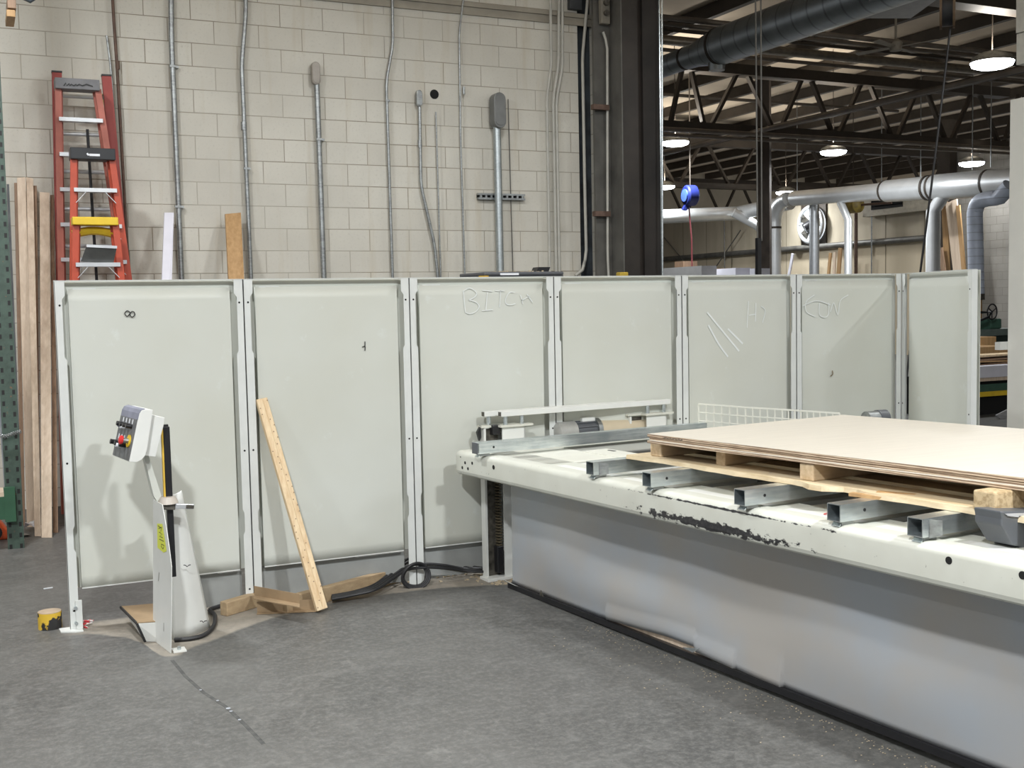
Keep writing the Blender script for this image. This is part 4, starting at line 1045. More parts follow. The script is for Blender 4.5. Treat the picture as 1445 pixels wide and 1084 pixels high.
for k in range(3):
    R_ = .062+.006*k; P = [cc+Vector((R_*math.cos(a)*1.15, -.02-.008*k+.01*math.sin(2*a), R_*math.sin(a))) for a in [2*PI*j/28 for j in range(28)]]; m.tube(P, .008, 8, closed=True)
tag(m.build('cable_coil', M_dark, org=(cc.x, cc.y, 0), smooth=True), 'black cable coiled in a small ring on the fence foot', 'cable coil')
m = MB(); rnd = random.Random(5)
for (x, y, n_, sx, sy) in ((690, 815, 60, .16, .08), (715, 822, 50, .12, .05), (580, 822, 25, .08, .03), (640, 812, 30, .2, .04)):
    c_ = pz(x, y)
    for i in range(n_):
        q = c_+Vector((rnd.gauss(0, sx/2), rnd.gauss(0, sy/2), .003)); s_ = rnd.uniform(.003, .008); m.box((q.x-s_, q.y-s_, 0), (q.x+s_, q.y+s_, s_*.9))
o = tag(m.build('sawdust_crumbs', M_dust), 'tan sawdust crumbs on the floor at the foot of the lift column', 'sawdust'); o['kind'] = 'stuff'
m = MB()
for i in range(420):
    u = -.035-abs(rnd.gauss(0, .05)) if i % 3 else rnd.uniform(-.4, -.03); v = rnd.uniform(.9, 3.8); q = mw(u, v, 0); s_ = rnd.uniform(.0008, .0022); m.box((q.x-s_, q.y-s_, 0), (q.x+s_*1.6, q.y+s_, s_*.6))
o = tag(m.build('wood_chips', M_dust), 'fine pale wood chips scattered along the table skirt', 'wood chips'); o['kind'] = 'stuff'

# ================================================================== LEFT SIDE
def ladder_line(a, b, Y):
    A = py(*a, Y); B = py(*b, Y); d = (B-A); return A, A+d*((0-A.z)/d.z)
def stepladder(name, Y, capc, Lr, Rr, steps, capmat, railmat, lab, cat='stepladder', capd=.10, caph=None, braces=True, rw=.05, back=True):
    A, A0 = ladder_line(*Lr, Y); B, B0 = ladder_line(*Rr, Y)
    t = thing(name, (A0+B0)/2, lab, cat)
    for (p, q) in ((A, A0), (B, B0)): MB().bar(q, p, rw, .026, (0, 1, 0)).build('rail', railmat, t, bevel=.003)
    if back:
        off = Vector((0, .10, 0))
        for (p, q, s) in ((A, A0, .02), (B, B0, -.02)): MB().bar(q+off+Vector((s, .02, 0)), p+off*.5+Vector((s, 0, 0)), .035, .022, (0, 1, 0)).build('rear_rail', railmat, t)
    if capmat:
        l0, l1, h = py(*capc[0], Y), py(*capc[1], Y), caph
        x0_, x1_ = l0.x, l1.x; zc = (l0.z+l1.z)/2
        MB().box((x0_, Y-.05, zc-h/2), (x1_, Y+capd, zc+h/2)).build('top_cap', capmat, t, bevel=.006)
    d = (A-A0); 
    for (yy, mt_) in steps:
        z = py((Lr[0][0]+Lr[1][0])/2, yy, Y).z
        if z < .1: continue
        ks = (z-A0.z)/(A.z-A0.z); a = A0.lerp(A, ks); b = B0.lerp(B, ks)
        s = MB().box((a.x, Y-.045, z-.03), (b.x, Y+.04, z)); s.build('step', M_alu, t)
        if braces:
            q = .085
            m = MB(); m.bar(Vector((a.x+.01, Y-.035, z-.03-q)), Vector((a.x+q, Y-.035, z-.032)), .004, .018, (0, 1, 0)); m.bar(Vector((b.x-.01, Y-.035, z-.03-q)), Vector((b.x-q, Y-.035, z-.032)), .004, .018, (0, 1, 0)); m.build('step_brace', M_alu, t)
    return t
# extension ladder at the back
A, A0 = ladder_line((80, 103), (86, 390), YW-.16); B, B0 = ladder_line((150, 108), (176, 390), YW-.16)
t = thing('extension_ladder', (A0+B0)/2, 'tallest dark red extension ladder standing behind the other ladders', 'ladder')
for (p, q) in ((A, A0), (B, B0)): 
    MB().bar(q, p, .075, .05, (0, 1, 0)).build('rail', M_ladr, t, bevel=.003); MB().bar(p, p+Vector((0, 0, .014)), .08, .055, (0, 1, 0)).build('rail_tip', M_black, t)
for i in range(9):
    z = A.z-.18-i*.305; ks = (z)/(A.z); a = A0.lerp(A, ks); b = B0.lerp(B, ks); MB().cyl(Vector((a.x, YW-.16, z)), Vector((b.x, YW-.16, z)), .017, 12).build('rung', M_alu, t, smooth=True)
MB().tube([Vector(((A.x+B.x)/2+.02, YW-.21, A.z-.45)), Vector(((A.x+B.x)/2+.06, YW-.21, .6))], .012, 8).build('rope', M_black, t)
q = py(147, 160, YW-.2); MB().box((q.x-.03, YW-.192, q.z-.16), (q.x-.0, YW-.187, q.z+.16)).build('warning_label', M('dull yellow label', (.45, .38, .05), .6, col2=(.05, .05, .04), scale=40, lo=.5, hi=.55), t)
stepladder('stepladder', YW-.42, ((77, 118), (140, 122)), ((82, 124), (86, 390)), ((138, 126), (178, 390)), [(166+k*49.5, 1) for k in range(13)], M('faded grey cap', (.20, .20, .21), .6), M_ladp, 'second tallest faded red stepladder with a grey top cap', caph=.085, braces=False)
mm = MB()
for s in ([(90, 121), (93, 117), (94, 121), (98, 118)], [(98, 121), (101, 119), (104, 121), (108, 119)], [(108, 121), (112, 119), (116, 121), (122, 119), (131, 122)]): ribbon(mm, [py(a, b, YW-.475) for a, b in s], (0, -1, 0), .009)
mm.build('handwriting', M_ink, bpy.data.objects['stepladder'])
yl = stepladder('stepladder', YW-.72, ((98.5, 217), (162, 219)), ((104, 220), (103, 390)), ((158, 224), (181, 390)), [(265.5+k*51, 1) for k in range(10)], M('black ladder cap', (.02, .022, .026), .45), M_lado, 'mid height orange stepladder with a black top cap', caph=.09)
mm = MB(); ribbon(mm, [py(126, 218.5, YW-.774), py(141, 219, YW-.774)], (0, -1, 0), .018); ribbon(mm, [py(123, 218.5, YW-.774), py(125, 217, YW-.774)], (0, -1, 0), .02); mm.build('cap_lettering', M_paper, yl)
sl = stepladder('stepladder', YW-1.02, ((101.5, 312), (166, 313)), ((107, 316), (106, 390)), ((163, 316), (171, 390)), [(371+k*56, 1) for k in range(7)], M_yellow, M_lado, 'shortest orange stepladder with a bright yellow top cap', caph=.06)
c_ = py(134, 325, YW-1.0); P = [Vector((c_.x-.155+.31*i/12, YW-.95, c_.z-.03-.03*math.sin(PI*i/12)*-1)) for i in range(13)]
MB().tube(P, .032, 8).build('rear_yoke', M_yellow, sl, smooth=True)
a, b, c2_, d2 = py(122, 347, YW-1.12), py(165, 349, YW-1.12), py(160, 372, YW-1.04), py(114, 369, YW-1.04)
MB().prism([a, b, c2_, d2], (0, .012, 0)).build('paint_tray', M('dull grey tray', (.14, .145, .14), .5), sl)
MB().bar(a, b, .02, .02).build('tray_rim', M_alu, sl)
# leaning boards at the left
def lean(name, top, bot, w_px, Yt, Yb_or_z, mat, lab, th_=.025, group=None, ang=0):
    T0 = py(*top[0], Yt); T1 = py(*top[1], Yt); B0_ = pz(*bot[0]); B1_ = pz(*bot[1]); n_ = Vector((0, th_, 0))
    return tag(MB().hexa([B0_, B1_, B1_+n_, B0_+n_, T0, T1, T1+n_, T0+n_]).build(name, mat, org=B0_, bevel=.002), lab, 'board', group)
Yt = YW-.05
lean('leaning_board', ((24, 251), (36, 250)), ((38, 744), (51, 744)), 0, Yt-.12, 0, M_oak, 'pale leaning board nearest the green rack upright')
lean('leaning_board', ((37, 250), (47, 252)), ((49, 757), (58, 757)), 0, Yt-.06, 0, M_oak, 'narrow pale leaning board with a dark gap at its right')
lean('leaning_board', ((56, 271), (70, 272)), ((58.5, 759), (73.5, 759)), 0, Yt-.1, 0, M_oak, 'widest pale leaning board, right beside the first fence panel')
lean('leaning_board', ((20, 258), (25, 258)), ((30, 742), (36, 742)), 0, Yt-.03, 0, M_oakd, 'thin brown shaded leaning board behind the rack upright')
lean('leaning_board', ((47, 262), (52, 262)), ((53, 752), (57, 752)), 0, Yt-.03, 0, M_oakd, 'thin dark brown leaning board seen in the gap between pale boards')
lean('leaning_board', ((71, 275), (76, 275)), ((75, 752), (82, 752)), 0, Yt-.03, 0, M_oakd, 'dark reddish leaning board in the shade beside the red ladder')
lean('leaning_board', ((232, 300), (245.5, 300)), ((215, 740), (232, 740)), 0, Yt-.10, 0, M_whiteb, 'white strip of board leaning on the block wall above the fence')
lean('leaning_board', ((318, 302), (340, 300)), ((340, 742), (362, 742)), 0, Yt-.10, 0, M_tan, 'knotty tan plank leaning on the block wall above the fence', th_=.035)
# pallet rack upright
YR = 8.5
ra = py(7, 0, YR).x; rb = py(19, 400, YR).x
t = thing('rack_upright', (py(12, 500, YR).x, YR, 0), 'punched dark green pallet rack upright at the left edge', 'rack')
x0_, x1_ = py(13.5, 500, YR).x-.04, py(13.5, 500, YR).x+.04
xa_ = py(28.5, 650, YR).x-.105
MB().box((xa_, YR, 0), (xa_+.105, YR+.006, 5.4)).build('front_face', M_rackg, t)
# centre the slots: object coordinates of the face run from its parent, which stands at the upright's middle
MB().box((xa_, YR+.006, 0), (xa_+.004, YR+.07, 5.4)).build('side_face', M_rackg, t); MB().box((xa_+.101, YR+.006, 0), (xa_+.105, YR+.07, 5.4)).build('side_face', M_rackg, t)
t.location.x = xa_+.0525
for ch in t.children: ch.location.x -= (t.location.x - (py(12, 500, YR).x)); 
for ch in t.children:
    for vv in ch.data.vertices: vv.co.x += ch.location.x
    ch.location.x = 0
a = pz(0, 733, .28); bx = py(21, 690, YR-.06)
t = thing('rack_beam', (bx.x-.2, YR-.06, 0.0), 'green rack beam with a board on top near the floor at the left edge', 'rack')
z0_ = py(20, 736, YR-.05).z; z1_ = py(20, 700, YR-.05).z
MB().box((bx.x-1.2, YR-.05, z0_+.02), (bx.x-.06, YR-.01, z1_)).build('beam', M_greenb, t)
MB().box((bx.x-.07, YR-.055, z0_), (bx.x, YR-.002, z1_+.06)).build('end_bracket', M_greenb, t)
MB().box((bx.x-1.2, YR-.04, z1_), (bx.x-.07, YR+.2, z1_+.03)).build('shelf_board', M_oak, t)
MB().box((bx.x-1.2, YR+.1, z1_+.03), (bx.x-1.1, YR+.3, z1_+.2)).build('shelf_stop', M_greenb, t)
p = pz(6, 762)
t = thing('pallet_jack_fork', p, 'orange red pallet jack nose low at the left edge', 'pallet jack')
MB().prism([p+Vector((-.25, 0, 0)), p+Vector((.035, 0, 0)), p+Vector((.035, 0, .05)), p+Vector((-.03, 0, .15)), p+Vector((-.25, 0, .16))], (0, .16, 0)).build('fork_nose', M_orange, t, bevel=.01)
MB().cyl(p+Vector((-.06, -.03, .06)), p+Vector((-.06, 0, .06)), .05, 16).build('roller', M_black, t, smooth=True)
# chain
P = [py(a, b, YR-.06) for a, b in ((-4, 614), (6, 616), (14, 614), (22, 611), (29, 609))]; P = smooth_path(P, 5)
t = thing('chain', P[0], 'steel chain hanging across the rack at the left edge', 'chain')
for i in range(0, len(P)-1):
    a, b = P[i], P[i+1]; d = (b-a).normalized(); c_ = (a+b)/2; u_ = Vector((0, 0, 1)) if i % 2 else Vector((0, 1, 0)); u_ = (u_-d*u_.dot(d)).normalized(); L_ = (b-a).length*.75
    MB().tube([c_+d*(L_*math.cos(t2))+u_*(.011*math.sin(t2)) for t2 in [2*PI*j/12 for j in range(12)]], .0035, 6, closed=True).build('link', M_cond, t)
p = py(3, 560, YR+.12)
m = MB(); 
for j in range(9):
    x = py(-2, 500, YR+.15).x+j*.012; m.bar((x, YR+.15+.01*(j % 2), .35), (x-.03+.006*j, YR+.15, 2.2+.04*j), .016, .02, (0, 1, 0))
tag(m.build('plastic_sheet_roll', M_sheet, org=(py(-2, 500, YR+.15).x, YR+.15, .35)), 'grey translucent plastic sheeting hanging in the rack at the left edge', 'plastic sheet')
a = py(10, 12, YR-.1)
for i, (x0p, x1p, y0p, y1p, lb) in enumerate(((9, 22, 13, 24, 'lower'), (10, 23, -6, 12, 'upper'))):
    A = py(x0p, y0p, YR-.05); B = py(x1p, y1p, YR-.05)
    tag(MB().box((A.x, YR-.05, B.z), (B.x, YR+.25, A.z)).build('timber_end', M_tan if i == 0 else M_oakd, org=(A.x, YR-.05, B.z), bevel=.004), '%s timber end sticking out high on the green rack upright' % lb, 'timber')
A = py(27, -2, YR); MB_ = MB().tube([A+Vector((0, 0, .03)), A+Vector((.07, 0, 0)), A+Vector((.11, 0, .03))], [.025, .025, .02], 10)
tag(MB_.build('hanging_tool', M('blue grey tool', (.10, .12, .14), .5), org=A, smooth=True), 'blue grey tool tip hanging at the top left edge', 'tool')
for i, (x, y, lab) in enumerate(((46, 748, 'crumpled white paper lying at the foot of the leaning boards'), (32, 757, 'flat grey paper scrap on the floor left of the leaning boards'))):
    p = pz(x, y); m = MB(); rr_ = random.Random(i+2)
    ring = [p+Vector((.06*math.cos(a)*rr_.uniform(.7, 1.3), .05*math.sin(a)*rr_.uniform(.6, 1.2), rr_.uniform(.004, .09 if i == 0 else .02))) for a in [2*PI*k/7 for k in range(7)]]
    c_ = p+Vector((0, 0, .05 if i == 0 else .02)); m.v = ring+[c_]; m.f = [(k, (k+1) % 7, 7) for k in range(7)]
    tag(m.build('paper_scrap', M_paper if i == 0 else M('grey paper', (.4, .4, .38), .7), org=p, solid=.002), lab, 'litter')
p = pz(57, 740)
for (x, y, lab) in ((55, 678-5, 'small white splinter on the grey floor left of the first fence post, the farther one'), (68, 831, 'small white splinter on the grey floor beside the yellow stump')):
    p = pz(x, y if y > 600 else 700); tag(MB().bar(p+Vector((-.025, 0, .003)), p+Vector((.025, .006, .003)), .008, .005).build('floor_splinter', M_paper, org=p), lab, 'litter')

# ================================================================== BETWEEN FENCE AND WALL
YQ = 8.2
a = py(676, 385, YQ); b = py(795, 391, YQ); zt_ = py(730, 383.5, YQ).z
t = thing('grey_cabinet', (a.x, YQ, 0), 'dark grey cabinet top with yellow corner peeping over the fence by the block wall', 'cabinet')
MB().box((a.x, YQ, 0), (b.x, YQ+.5, zt_-.03)).build('body', M('dark grey cabinet', (.07, .075, .085), .5, var=.1), t)
MB().box((a.x+.04, YQ-.01, zt_-.03), (b.x, YQ+.5, zt_)).build('lid', M('grey lid', (.10, .105, .115), .45, var=.1), t, bevel=.01)
MB().box((a.x-.005, YQ-.015, zt_-.30), (a.x+.075, YQ, zt_-.03)).build('yellow_corner', M('ochre corner', (.60, .36, .03), .5), t)
q0, q1 = py(706, 387, YQ-.012), py(732, 387, YQ-.012)
MB().box((q0.x, YQ-.014, q0.z-.008), (q1.x, YQ-.010, q0.z+.008)).build('white_label', M_paper, t)
q0 = py(766, 379, YQ+.1); MB().prism([q0+Vector((-.06, 0, -.03)), q0+Vector((.05, 0, -.03)), q0+Vector((.07, 0, .012)), q0+Vector((-.04, 0, .012))], (0, .1, 0)).build('black_tray', M_black, t)
m = MB(); rnd = random.Random(11)
for i in range(120):
    x = rnd.uniform(a.x+.28, a.x+.62) if i % 3 else rnd.uniform(a.x+.2, b.x-.05); y = YQ+rnd.uniform(.02, .4); s_ = rnd.uniform(.002, .007); m.box((x-s_, y-s_, zt_-.002), (x+s_, y+s_, zt_+s_*2.2*rnd.random()))
ou = m.build('sawdust_heap', M_dust, t); ou['kind'] = 'stuff'
p = py(878, 386, 9.1)
t = thing('yellow_bollard', (p.x, 9.1, 0), 'yellow post top showing just above the fence at the steel column', 'bollard')
MB().box((p.x-.045, 9.06, 0), (p.x+.045, 9.14, p.z+.012)).build('post', M('yellow bollard paint', (.55, .38, .04), .5), t, bevel=.01)

# ================================================================== FAR HALL
def duct(name, pts, r, mat, lab, n=20, parent=None, seams=None):
    t = thing(name, pts[0], lab, 'duct')
    MB().tube(pts, r, n).build('duct_tube', mat, t, smooth=True)
    for (q, d, rr_) in (seams or []): q = Vector(q); d = Vector(d).normalized(); MB().tube([q-d*.03, q+d*.03], rr_, n).build('seam_band', M_truss, t, smooth=True)
    return t
# big spiral duct overhead
dA = ray(1100, 35); q = CAM+dA*17; bx_, bz_ = q.x, q.z
def ypx(X, xp):                                                           # y where a pixel column meets x = X at about that height
    return px(xp, 300, X).y
y0_ = ypx(bx_, 1250); y1_ = ypx(bx_, 1018); y2_ = ypx(bx_, 985); y3_ = 27
duct('spiral_duct', [(bx_, y0_-4, bz_), (bx_, y1_, bz_), (bx_, y2_, bz_), (bx_, y2_+.4, bz_), (bx_, y3_, bz_)], [.30, .30, .20, .185, .185], M_duct,
     'large dull spiral duct slanting across the upper right of the hall', 28, seams=[((bx_, y1_, bz_), (0, 1, 0), .307), ((bx_, y2_+.3, bz_), (0, 1, 0), .195)])
q = Vector((bx_, y1_+.1, bz_-.22)); tag(MB().tube([q+Vector((0, 0, .1)), q, q+Vector((0, 0, -.15))], [.14, .14, .13], 20).build('duct_tap', m_galv('tap steel', (.4, .42, .42), (.28, .3, .3)), org=q, smooth=True), 'short round collar under the joint of the spiral duct', 'duct')
a = px(1202, 24, bx_+.3); 
P = [pz(x, y, bz_-.2) for x, y in ((1203, 26), (1285, 26), (1335, -10), (1240, -14))]
tag(MB().prism(P, (0, 0, .5)).build('duct_plenum', m_galv('dull plenum', (.30, .31, .32), (.25, .26, .27), .5), org=P[0]), 'flat grey box shaped plenum beside the spiral duct at the top edge', 'duct')
# bright main duct (along y) with diameters stepping up towards the viewer
MX = 20.6
zc_ = px(1300, 266, MX).z
yy_ = lambda xp: px(xp, 270, MX).y
m_seg = [(12, .30), (yy_(1400), .29), (yy_(1398), .30), (yy_(1318), .30), (yy_(1316), .28), (yy_(1252), .27), (yy_(1240), .215), (yy_(1180), .205), (yy_(1120), .205)]
zline = lambda y: zc_ + (px(1110, 281, MX).z-zc_)*(y-yy_(1300))/(yy_(1110)-yy_(1300))
pts = [(MX, y, zline(y)) for y, r in m_seg]
duct('main_duct', pts, [r for y, r in m_seg], M_ductb, 'large bright silver duct crossing the right half of the hall', 24,
     seams=[((MX, yy_(1395), zline(yy_(1395))), (0, 1, 0), .31), ((MX, yy_(1318), zline(yy_(1318))), (0, 1, 0), .31), ((MX, yy_(1310), zline(yy_(1310))), (0, 1, 0), .30), ((MX, yy_(1250), zline(yy_(1250))), (0, 1, 0), .275)])
# its far end turns down at the elbow
ye = yy_(1112); ze = zline(ye); R_ = .62
el = [(MX, ye, ze)] + [(MX, ye+R_*math.sin(a), ze-R_*(1-math.cos(a))) for a in [PI/2*i/8 for i in range(1, 9)]] + [(MX, ye+R_, 0)]
duct('duct_drop', el, .20, M_ductb, 'bright silver duct bending down at the elbow, left end of the big duct', 20, seams=[((MX, ye+R_, ze-.75), (0, 0, 1), .212)])
# far horizontal duct and its spiral part
a = px(1115, 286, 21.6); b = px(1040, 301, 21.6); c_ = py(930, 311, b.y)
duct('far_duct', [a, b, Vector((c_.x-1, b.y, c_.z+.05))], .21, M_ductb, 'bright horizontal duct running behind the steel column and bending towards the elbow', 18)
a = py(1035, 300, b.y-.3); c2_ = py(1068, 318, b.y-.6); duct('far_branch_duct', [a, c2_, c2_+Vector((.8, 0, -.55))], .14, M_ductb, 'short bright branch duct slanting down beneath the far horizontal duct', 14)
def drop(name, xp, ytop, X, r, mat, lab, kink=None, zend=0):
    a = px(xp, ytop, X); P = [a+Vector((0, 0, .2))]
    if kink: P = [px(kink[0], kink[1], X)] + [px(xp, ytop, X)]
    P.append(Vector((X, P[-1].y, zend))); return duct(name, P, r, mat, lab, 16)
drop('duct_drop', 1149, 292, 21.0, .135, m_galv('grey duct', (.52, .54, .56), (.42, .44, .46), .45), 'straight grey duct standing in front of the round wall fan')
drop('duct_drop', 1197, 310, 20.6, .10, M_ductb, 'slim silver duct with a segmented elbow in the middle of the far wall', kink=(1186, 286))
drop('duct_drop', 1317, 298, 20.6, .165, M_ductb, 'bright thick silver duct dropping from the big duct near the right end', kink=(1334, 272))
X5 = 18.5
P = [px(x, y, X5) for x, y in ((1425, 262), (1410, 279), (1392, 281), (1380, 287), (1375.5, 300), (1378, 415))]
P = P[:1]+smooth_path(P[1:5], 4)+[P[5]]
t = thing('flexible_duct', (P[-1].x, P[-1].y, 0), 'bluish white flexible duct bending down beside the pale cabinet at the right', 'duct')
MB().tube(P, .155, 16).build('hose', M_flex, t, smooth=True)
e = P[-1]; MB().tube([e, e-Vector((0, 0, .12))], .16, 14).build('collar', M_grease, t, smooth=True); MB().tube([e-Vector((0, 0, .12)), Vector((e.x, e.y, 0))], .11, 14).build('brown_hose_end', M_tan, t, smooth=True)
# hanger wires of the ducts
m = MB()
for i, (xp, yp) in enumerate(((1125, 275), (1244, 262), (1299, 250), (1372, 240), (1398, 236))):
    a = px(xp, yp, MX); tag(MB().cyl(a, (a.x, a.y, 7), .012, 6).build('hanger_rod', M_cond, org=a), 'thin hanger rod of the big silver duct, number of the row from the elbow: ' + ['first', 'second', 'third', 'fourth', 'fifth'][i], 'rod')
# wall fan in its frame
c_ = px(1147, 317, WX-.05)
t = thing('wall_fan', c_, 'round wall fan with bright daylight behind its blades', 'fan')
a = px(1131, 293, WX-.04); b = px(1166, 346, WX-.04)
MB().box((WX-.06, b.y, b.z), (WX-.01, a.y, a.z+.1)).build('frame', M_truss, t)
sh = MB(); R_ = .54
cw = px(1148, 317, WX-.08)
MB().tube([(WX-.12, cw.y, cw.z), (WX-.07, cw.y, cw.z)], R_, 28).build('bright_opening', EM('daylight opening', (.85, .93, 1), .9), t)
MB().tube([(WX-.20, cw.y+R_*math.cos(a), cw.z+R_*math.sin(a)) for a in [2*PI*i/32 for i in range(32)]], .06, 8, closed=True).build('rim', M_alu, t, smooth=True)
for k in range(5):
    a = 2*PI*k/5+.4; d = Vector((0, math.cos(a), math.sin(a))); e_ = Vector((0, -math.sin(a), math.cos(a))); c3 = Vector((WX-.17, cw.y, cw.z))
    MB().prism([c3+e_*.05, c3+d*R_*.95+e_*.20+Vector((-.04, 0, 0)), c3+d*R_*.95-e_*.10+Vector((.03, 0, 0)), c3-e_*.05], (.01, 0, 0)).build('blade', M_grease, t)
MB().cyl((WX-.35, cw.y+.1, cw.z-.12), (WX-.17, cw.y, cw.z), .16, 14).build('motor', M_black, t, smooth=True)
g = MB()
for k in range(5): z = cw.z-.5+k*.25; h_ = math.sqrt(max(.01, R_**2-(z-cw.z)**2)); g.bar((WX-.24, cw.y-h_, z), (WX-.24, cw.y+h_, z), .01, .015)
g.build('guard', M_steelgrey, t)
# unit heater
a = px(1228, 281, WX-.4); b = px(1272, 294, WX-.4)
t = thing('unit_heater', ((WX-.4), a.y, b.z), 'dark louvred grille in a pale housing high on the far wall', 'vent')
MB().box((WX-.35, b.y-.9, b.z-.12), (WX-.05, a.y+.35, a.z+.25)).build('housing', M('pale housing', (.42, .38, .30), .6), t)
for k in range(5): z = b.z+(a.z-b.z)*k/5+.05; MB().box((WX-.37, b.y, z), (WX-.35, a.y, z+.10)).build('louvre', M_void, t)
# yellow blower, vertical wall pipes and misc
a = px(1204, 290, 21.5); t = thing('yellow_blower', a, 'dirty yellow drum shaped device beneath the big duct', 'machine')
MB().tube([a+Vector((0, -.25, 0)), a+Vector((0, -.2, 0)), a+Vector((0, .2, 0)), a+Vector((0, .25, 0))], [.12, .21, .21, .12], 16).build('drum', M('dirty yellow', (.34, .25, .04), .5, col2=(.12, .08, .03), scale=6), t, smooth=True)
MB().cyl(a, a+Vector((.3, -1.1, -.02)), .03, 8).build('pipe', M_rust, t); MB().cyl(a, (a.x, a.y, 7.36), .012, 6).build('hanger', M_truss, t)
for i, (xp, y0p, X, r, mt_, lab) in enumerate(((1208, 300, 23.1, .05, M_rust, 'brown vertical pipe on the far wall below the yellow device'), (1230, 300, 23.2, .02, M_cond, 'thin vertical wall cable, right of the brown pipe'),
        (1022, 300, 22.9, .02, M_steelgrey, 'thin vertical cable on the far wall beyond the horizontal duct, farther right'))):
    a = px(xp, y0p, X); tag(MB().cyl((X, a.y, 0), (X, a.y, a.z), r, 8).build('wall_pipe', mt_, org=(X, a.y, 0)), lab, 'pipe')
# dark steel column of the hall with guard
a = px(1076, 300, 17.5)
p0_ = px(1069, 388, 17.5); p1_ = px(1086, 300, 17.5)
tag(MB().box((17.5, p1_.y, 0), (17.56, p0_.y+.0, 7.2)).build('hall_column', M_steelcol, org=(17.5, p1_.y, 0)), 'dark steel column in the hall between far horizontal duct and elbow', 'column')
Yh = 9.0
p = py(1070, 340, Yh)
t = thing('hanging_cable_pole', p, 'black pole hanging on two thin rods in front of the hall column', 'pole')
a = py(1070, 336, Yh); b = py(1072, 389, Yh); MB().box((a.x-.022, Yh-.02, b.z-.3), (a.x+.022, Yh+.02, a.z)).build('black_pole', M_black, t)
for (xa, xb) in ((1066, 1069), (1073.5, 1075)):
    A = py(xa, -30, Yh); B = py(xb, 340, Yh); MB().cyl(A, B, .008, 6).build('rod', M_steelgrey, t)
# blue hose reel with red hose
p = px(974, 276, 14.8)
t = thing('blue_hose_reel', p, 'blue hose reel hanging from the roof right of the steel column', 'hose reel')
e_ = Vector((.95, -.1, 0)).normalized()
MB().tube([p-e_*.13, p-e_*.10, p+e_*.10, p+e_*.13], [.20, .235, .235, .20], 20).build('housing', M_blue, t, smooth=True)
MB().tube([p-e_*.16, p-e_*.10], .14, 16).build('hub', M('light blue hub', (.05, .10, .36), .4), t, smooth=True)
MB().cyl(p+Vector((0, 0, .2)), (p.x, p.y, 7.36), .014, 6).build('mount', M_truss, t)
MB().prism([p+Vector((-.05, 0, -.1)), p+Vector((-.2, 0, -.32)), p+Vector((-.1, 0, -.34)), p+Vector((.05, 0, -.2))], (0, .08, 0)).build('hose_guide', M_blue, t)
a = px(972, 290, 14.8); b = px(977, 385, 14.8); MB().tube([a, (a+b)/2+Vector((.03, 0, 0)), b-Vector((0, 0, 1.2))], .018, 6).build('red_hose', M('red hose', (.16, .03, .035), .5), t)
# cord reel with long black cord at upper right
Yk = 8.6
p = py(1337, 12, Yk)
t = thing('cord_reel', p, 'wooden cord reel hanging at the top right with black cord wound on', 'cord reel')
er = Vector((math.cos(math.radians(46.4)), -math.sin(math.radians(46.4)), 0))
for s_ in (-1, 1):
    c3 = p+er*(s_*.062); MB().tube([c3-er*.012, c3+er*.012], .20, 22).build('rim_disc', M('brown reel side', (.14, .09, .05), .6), t, smooth=True)
MB().tube([p-er*.05, p+er*.05], .175, 18).build('wound_cord', M_dark, t, smooth=True)
MB().box((p.x-.02, Yk-.02, p.z+.1), (p.x+.02, Yk+.02, 7.36)).build('mount', M_truss, t)
A = py(1341, 40, Yk); B = py(1297, 386, Yk); B = B+(B-A)*.9
MB().tube(smooth_path([A, A.lerp(B, .3)+Vector((.015, 0, 0)), A.lerp(B, .65)+Vector((.01, 0, 0)), B], 5), .011, 8).build('hanging_cord', M_dark, t)
# ceiling fan
p = py(1264, 62, 15.5)
t = thing('ceiling_fan', p, 'whitish ceiling fan hanging near the top of the hall', 'fan')
MB().tube([p+Vector((0, 0, .08)), p+Vector((0, 0, .02)), p+Vector((0, 0, -.12))], [.05, .12, .10], 16).build('motor', M('dull fan white', (.30, .27, .22), .6), t, smooth=True)
MB().cyl(p+Vector((0, 0, .08)), (p.x, p.y, 7.1), .02, 8).build('down_rod', bpy.data.materials['dull fan white'], t)
for k in range(4):
    a = PI/2*k+.35; d = Vector((math.cos(a), math.sin(a), 0)); e_ = Vector((-d.y, d.x, .15)); c3 = p+Vector((0, 0, -.06))
    MB().prism([c3+d*.1-e_*.05, c3+d*.75-e_*.07, c3+d*.75+e_*.07, c3+d*.1+e_*.05], (0, 0, .01)).build('blade', bpy.data.materials['dull fan white'], t)
p = px(999, 312-60, 19)
# cross braces (thin rods) on the far wall
for i, (a, b) in enumerate((((937, 335), (985, 392)), ((1045, 325), (1000, 392)))):
    A = px(*a, WX-.25); B = px(*b, WX-.25); tag(MB().cyl(A, B, .02, 6).build('brace_rod', M_steelgrey, org=B), ['thin brace rod slanting down to the right on the far wall', 'thin brace rod slanting down to the left on the far wall'][i], 'brace rod')
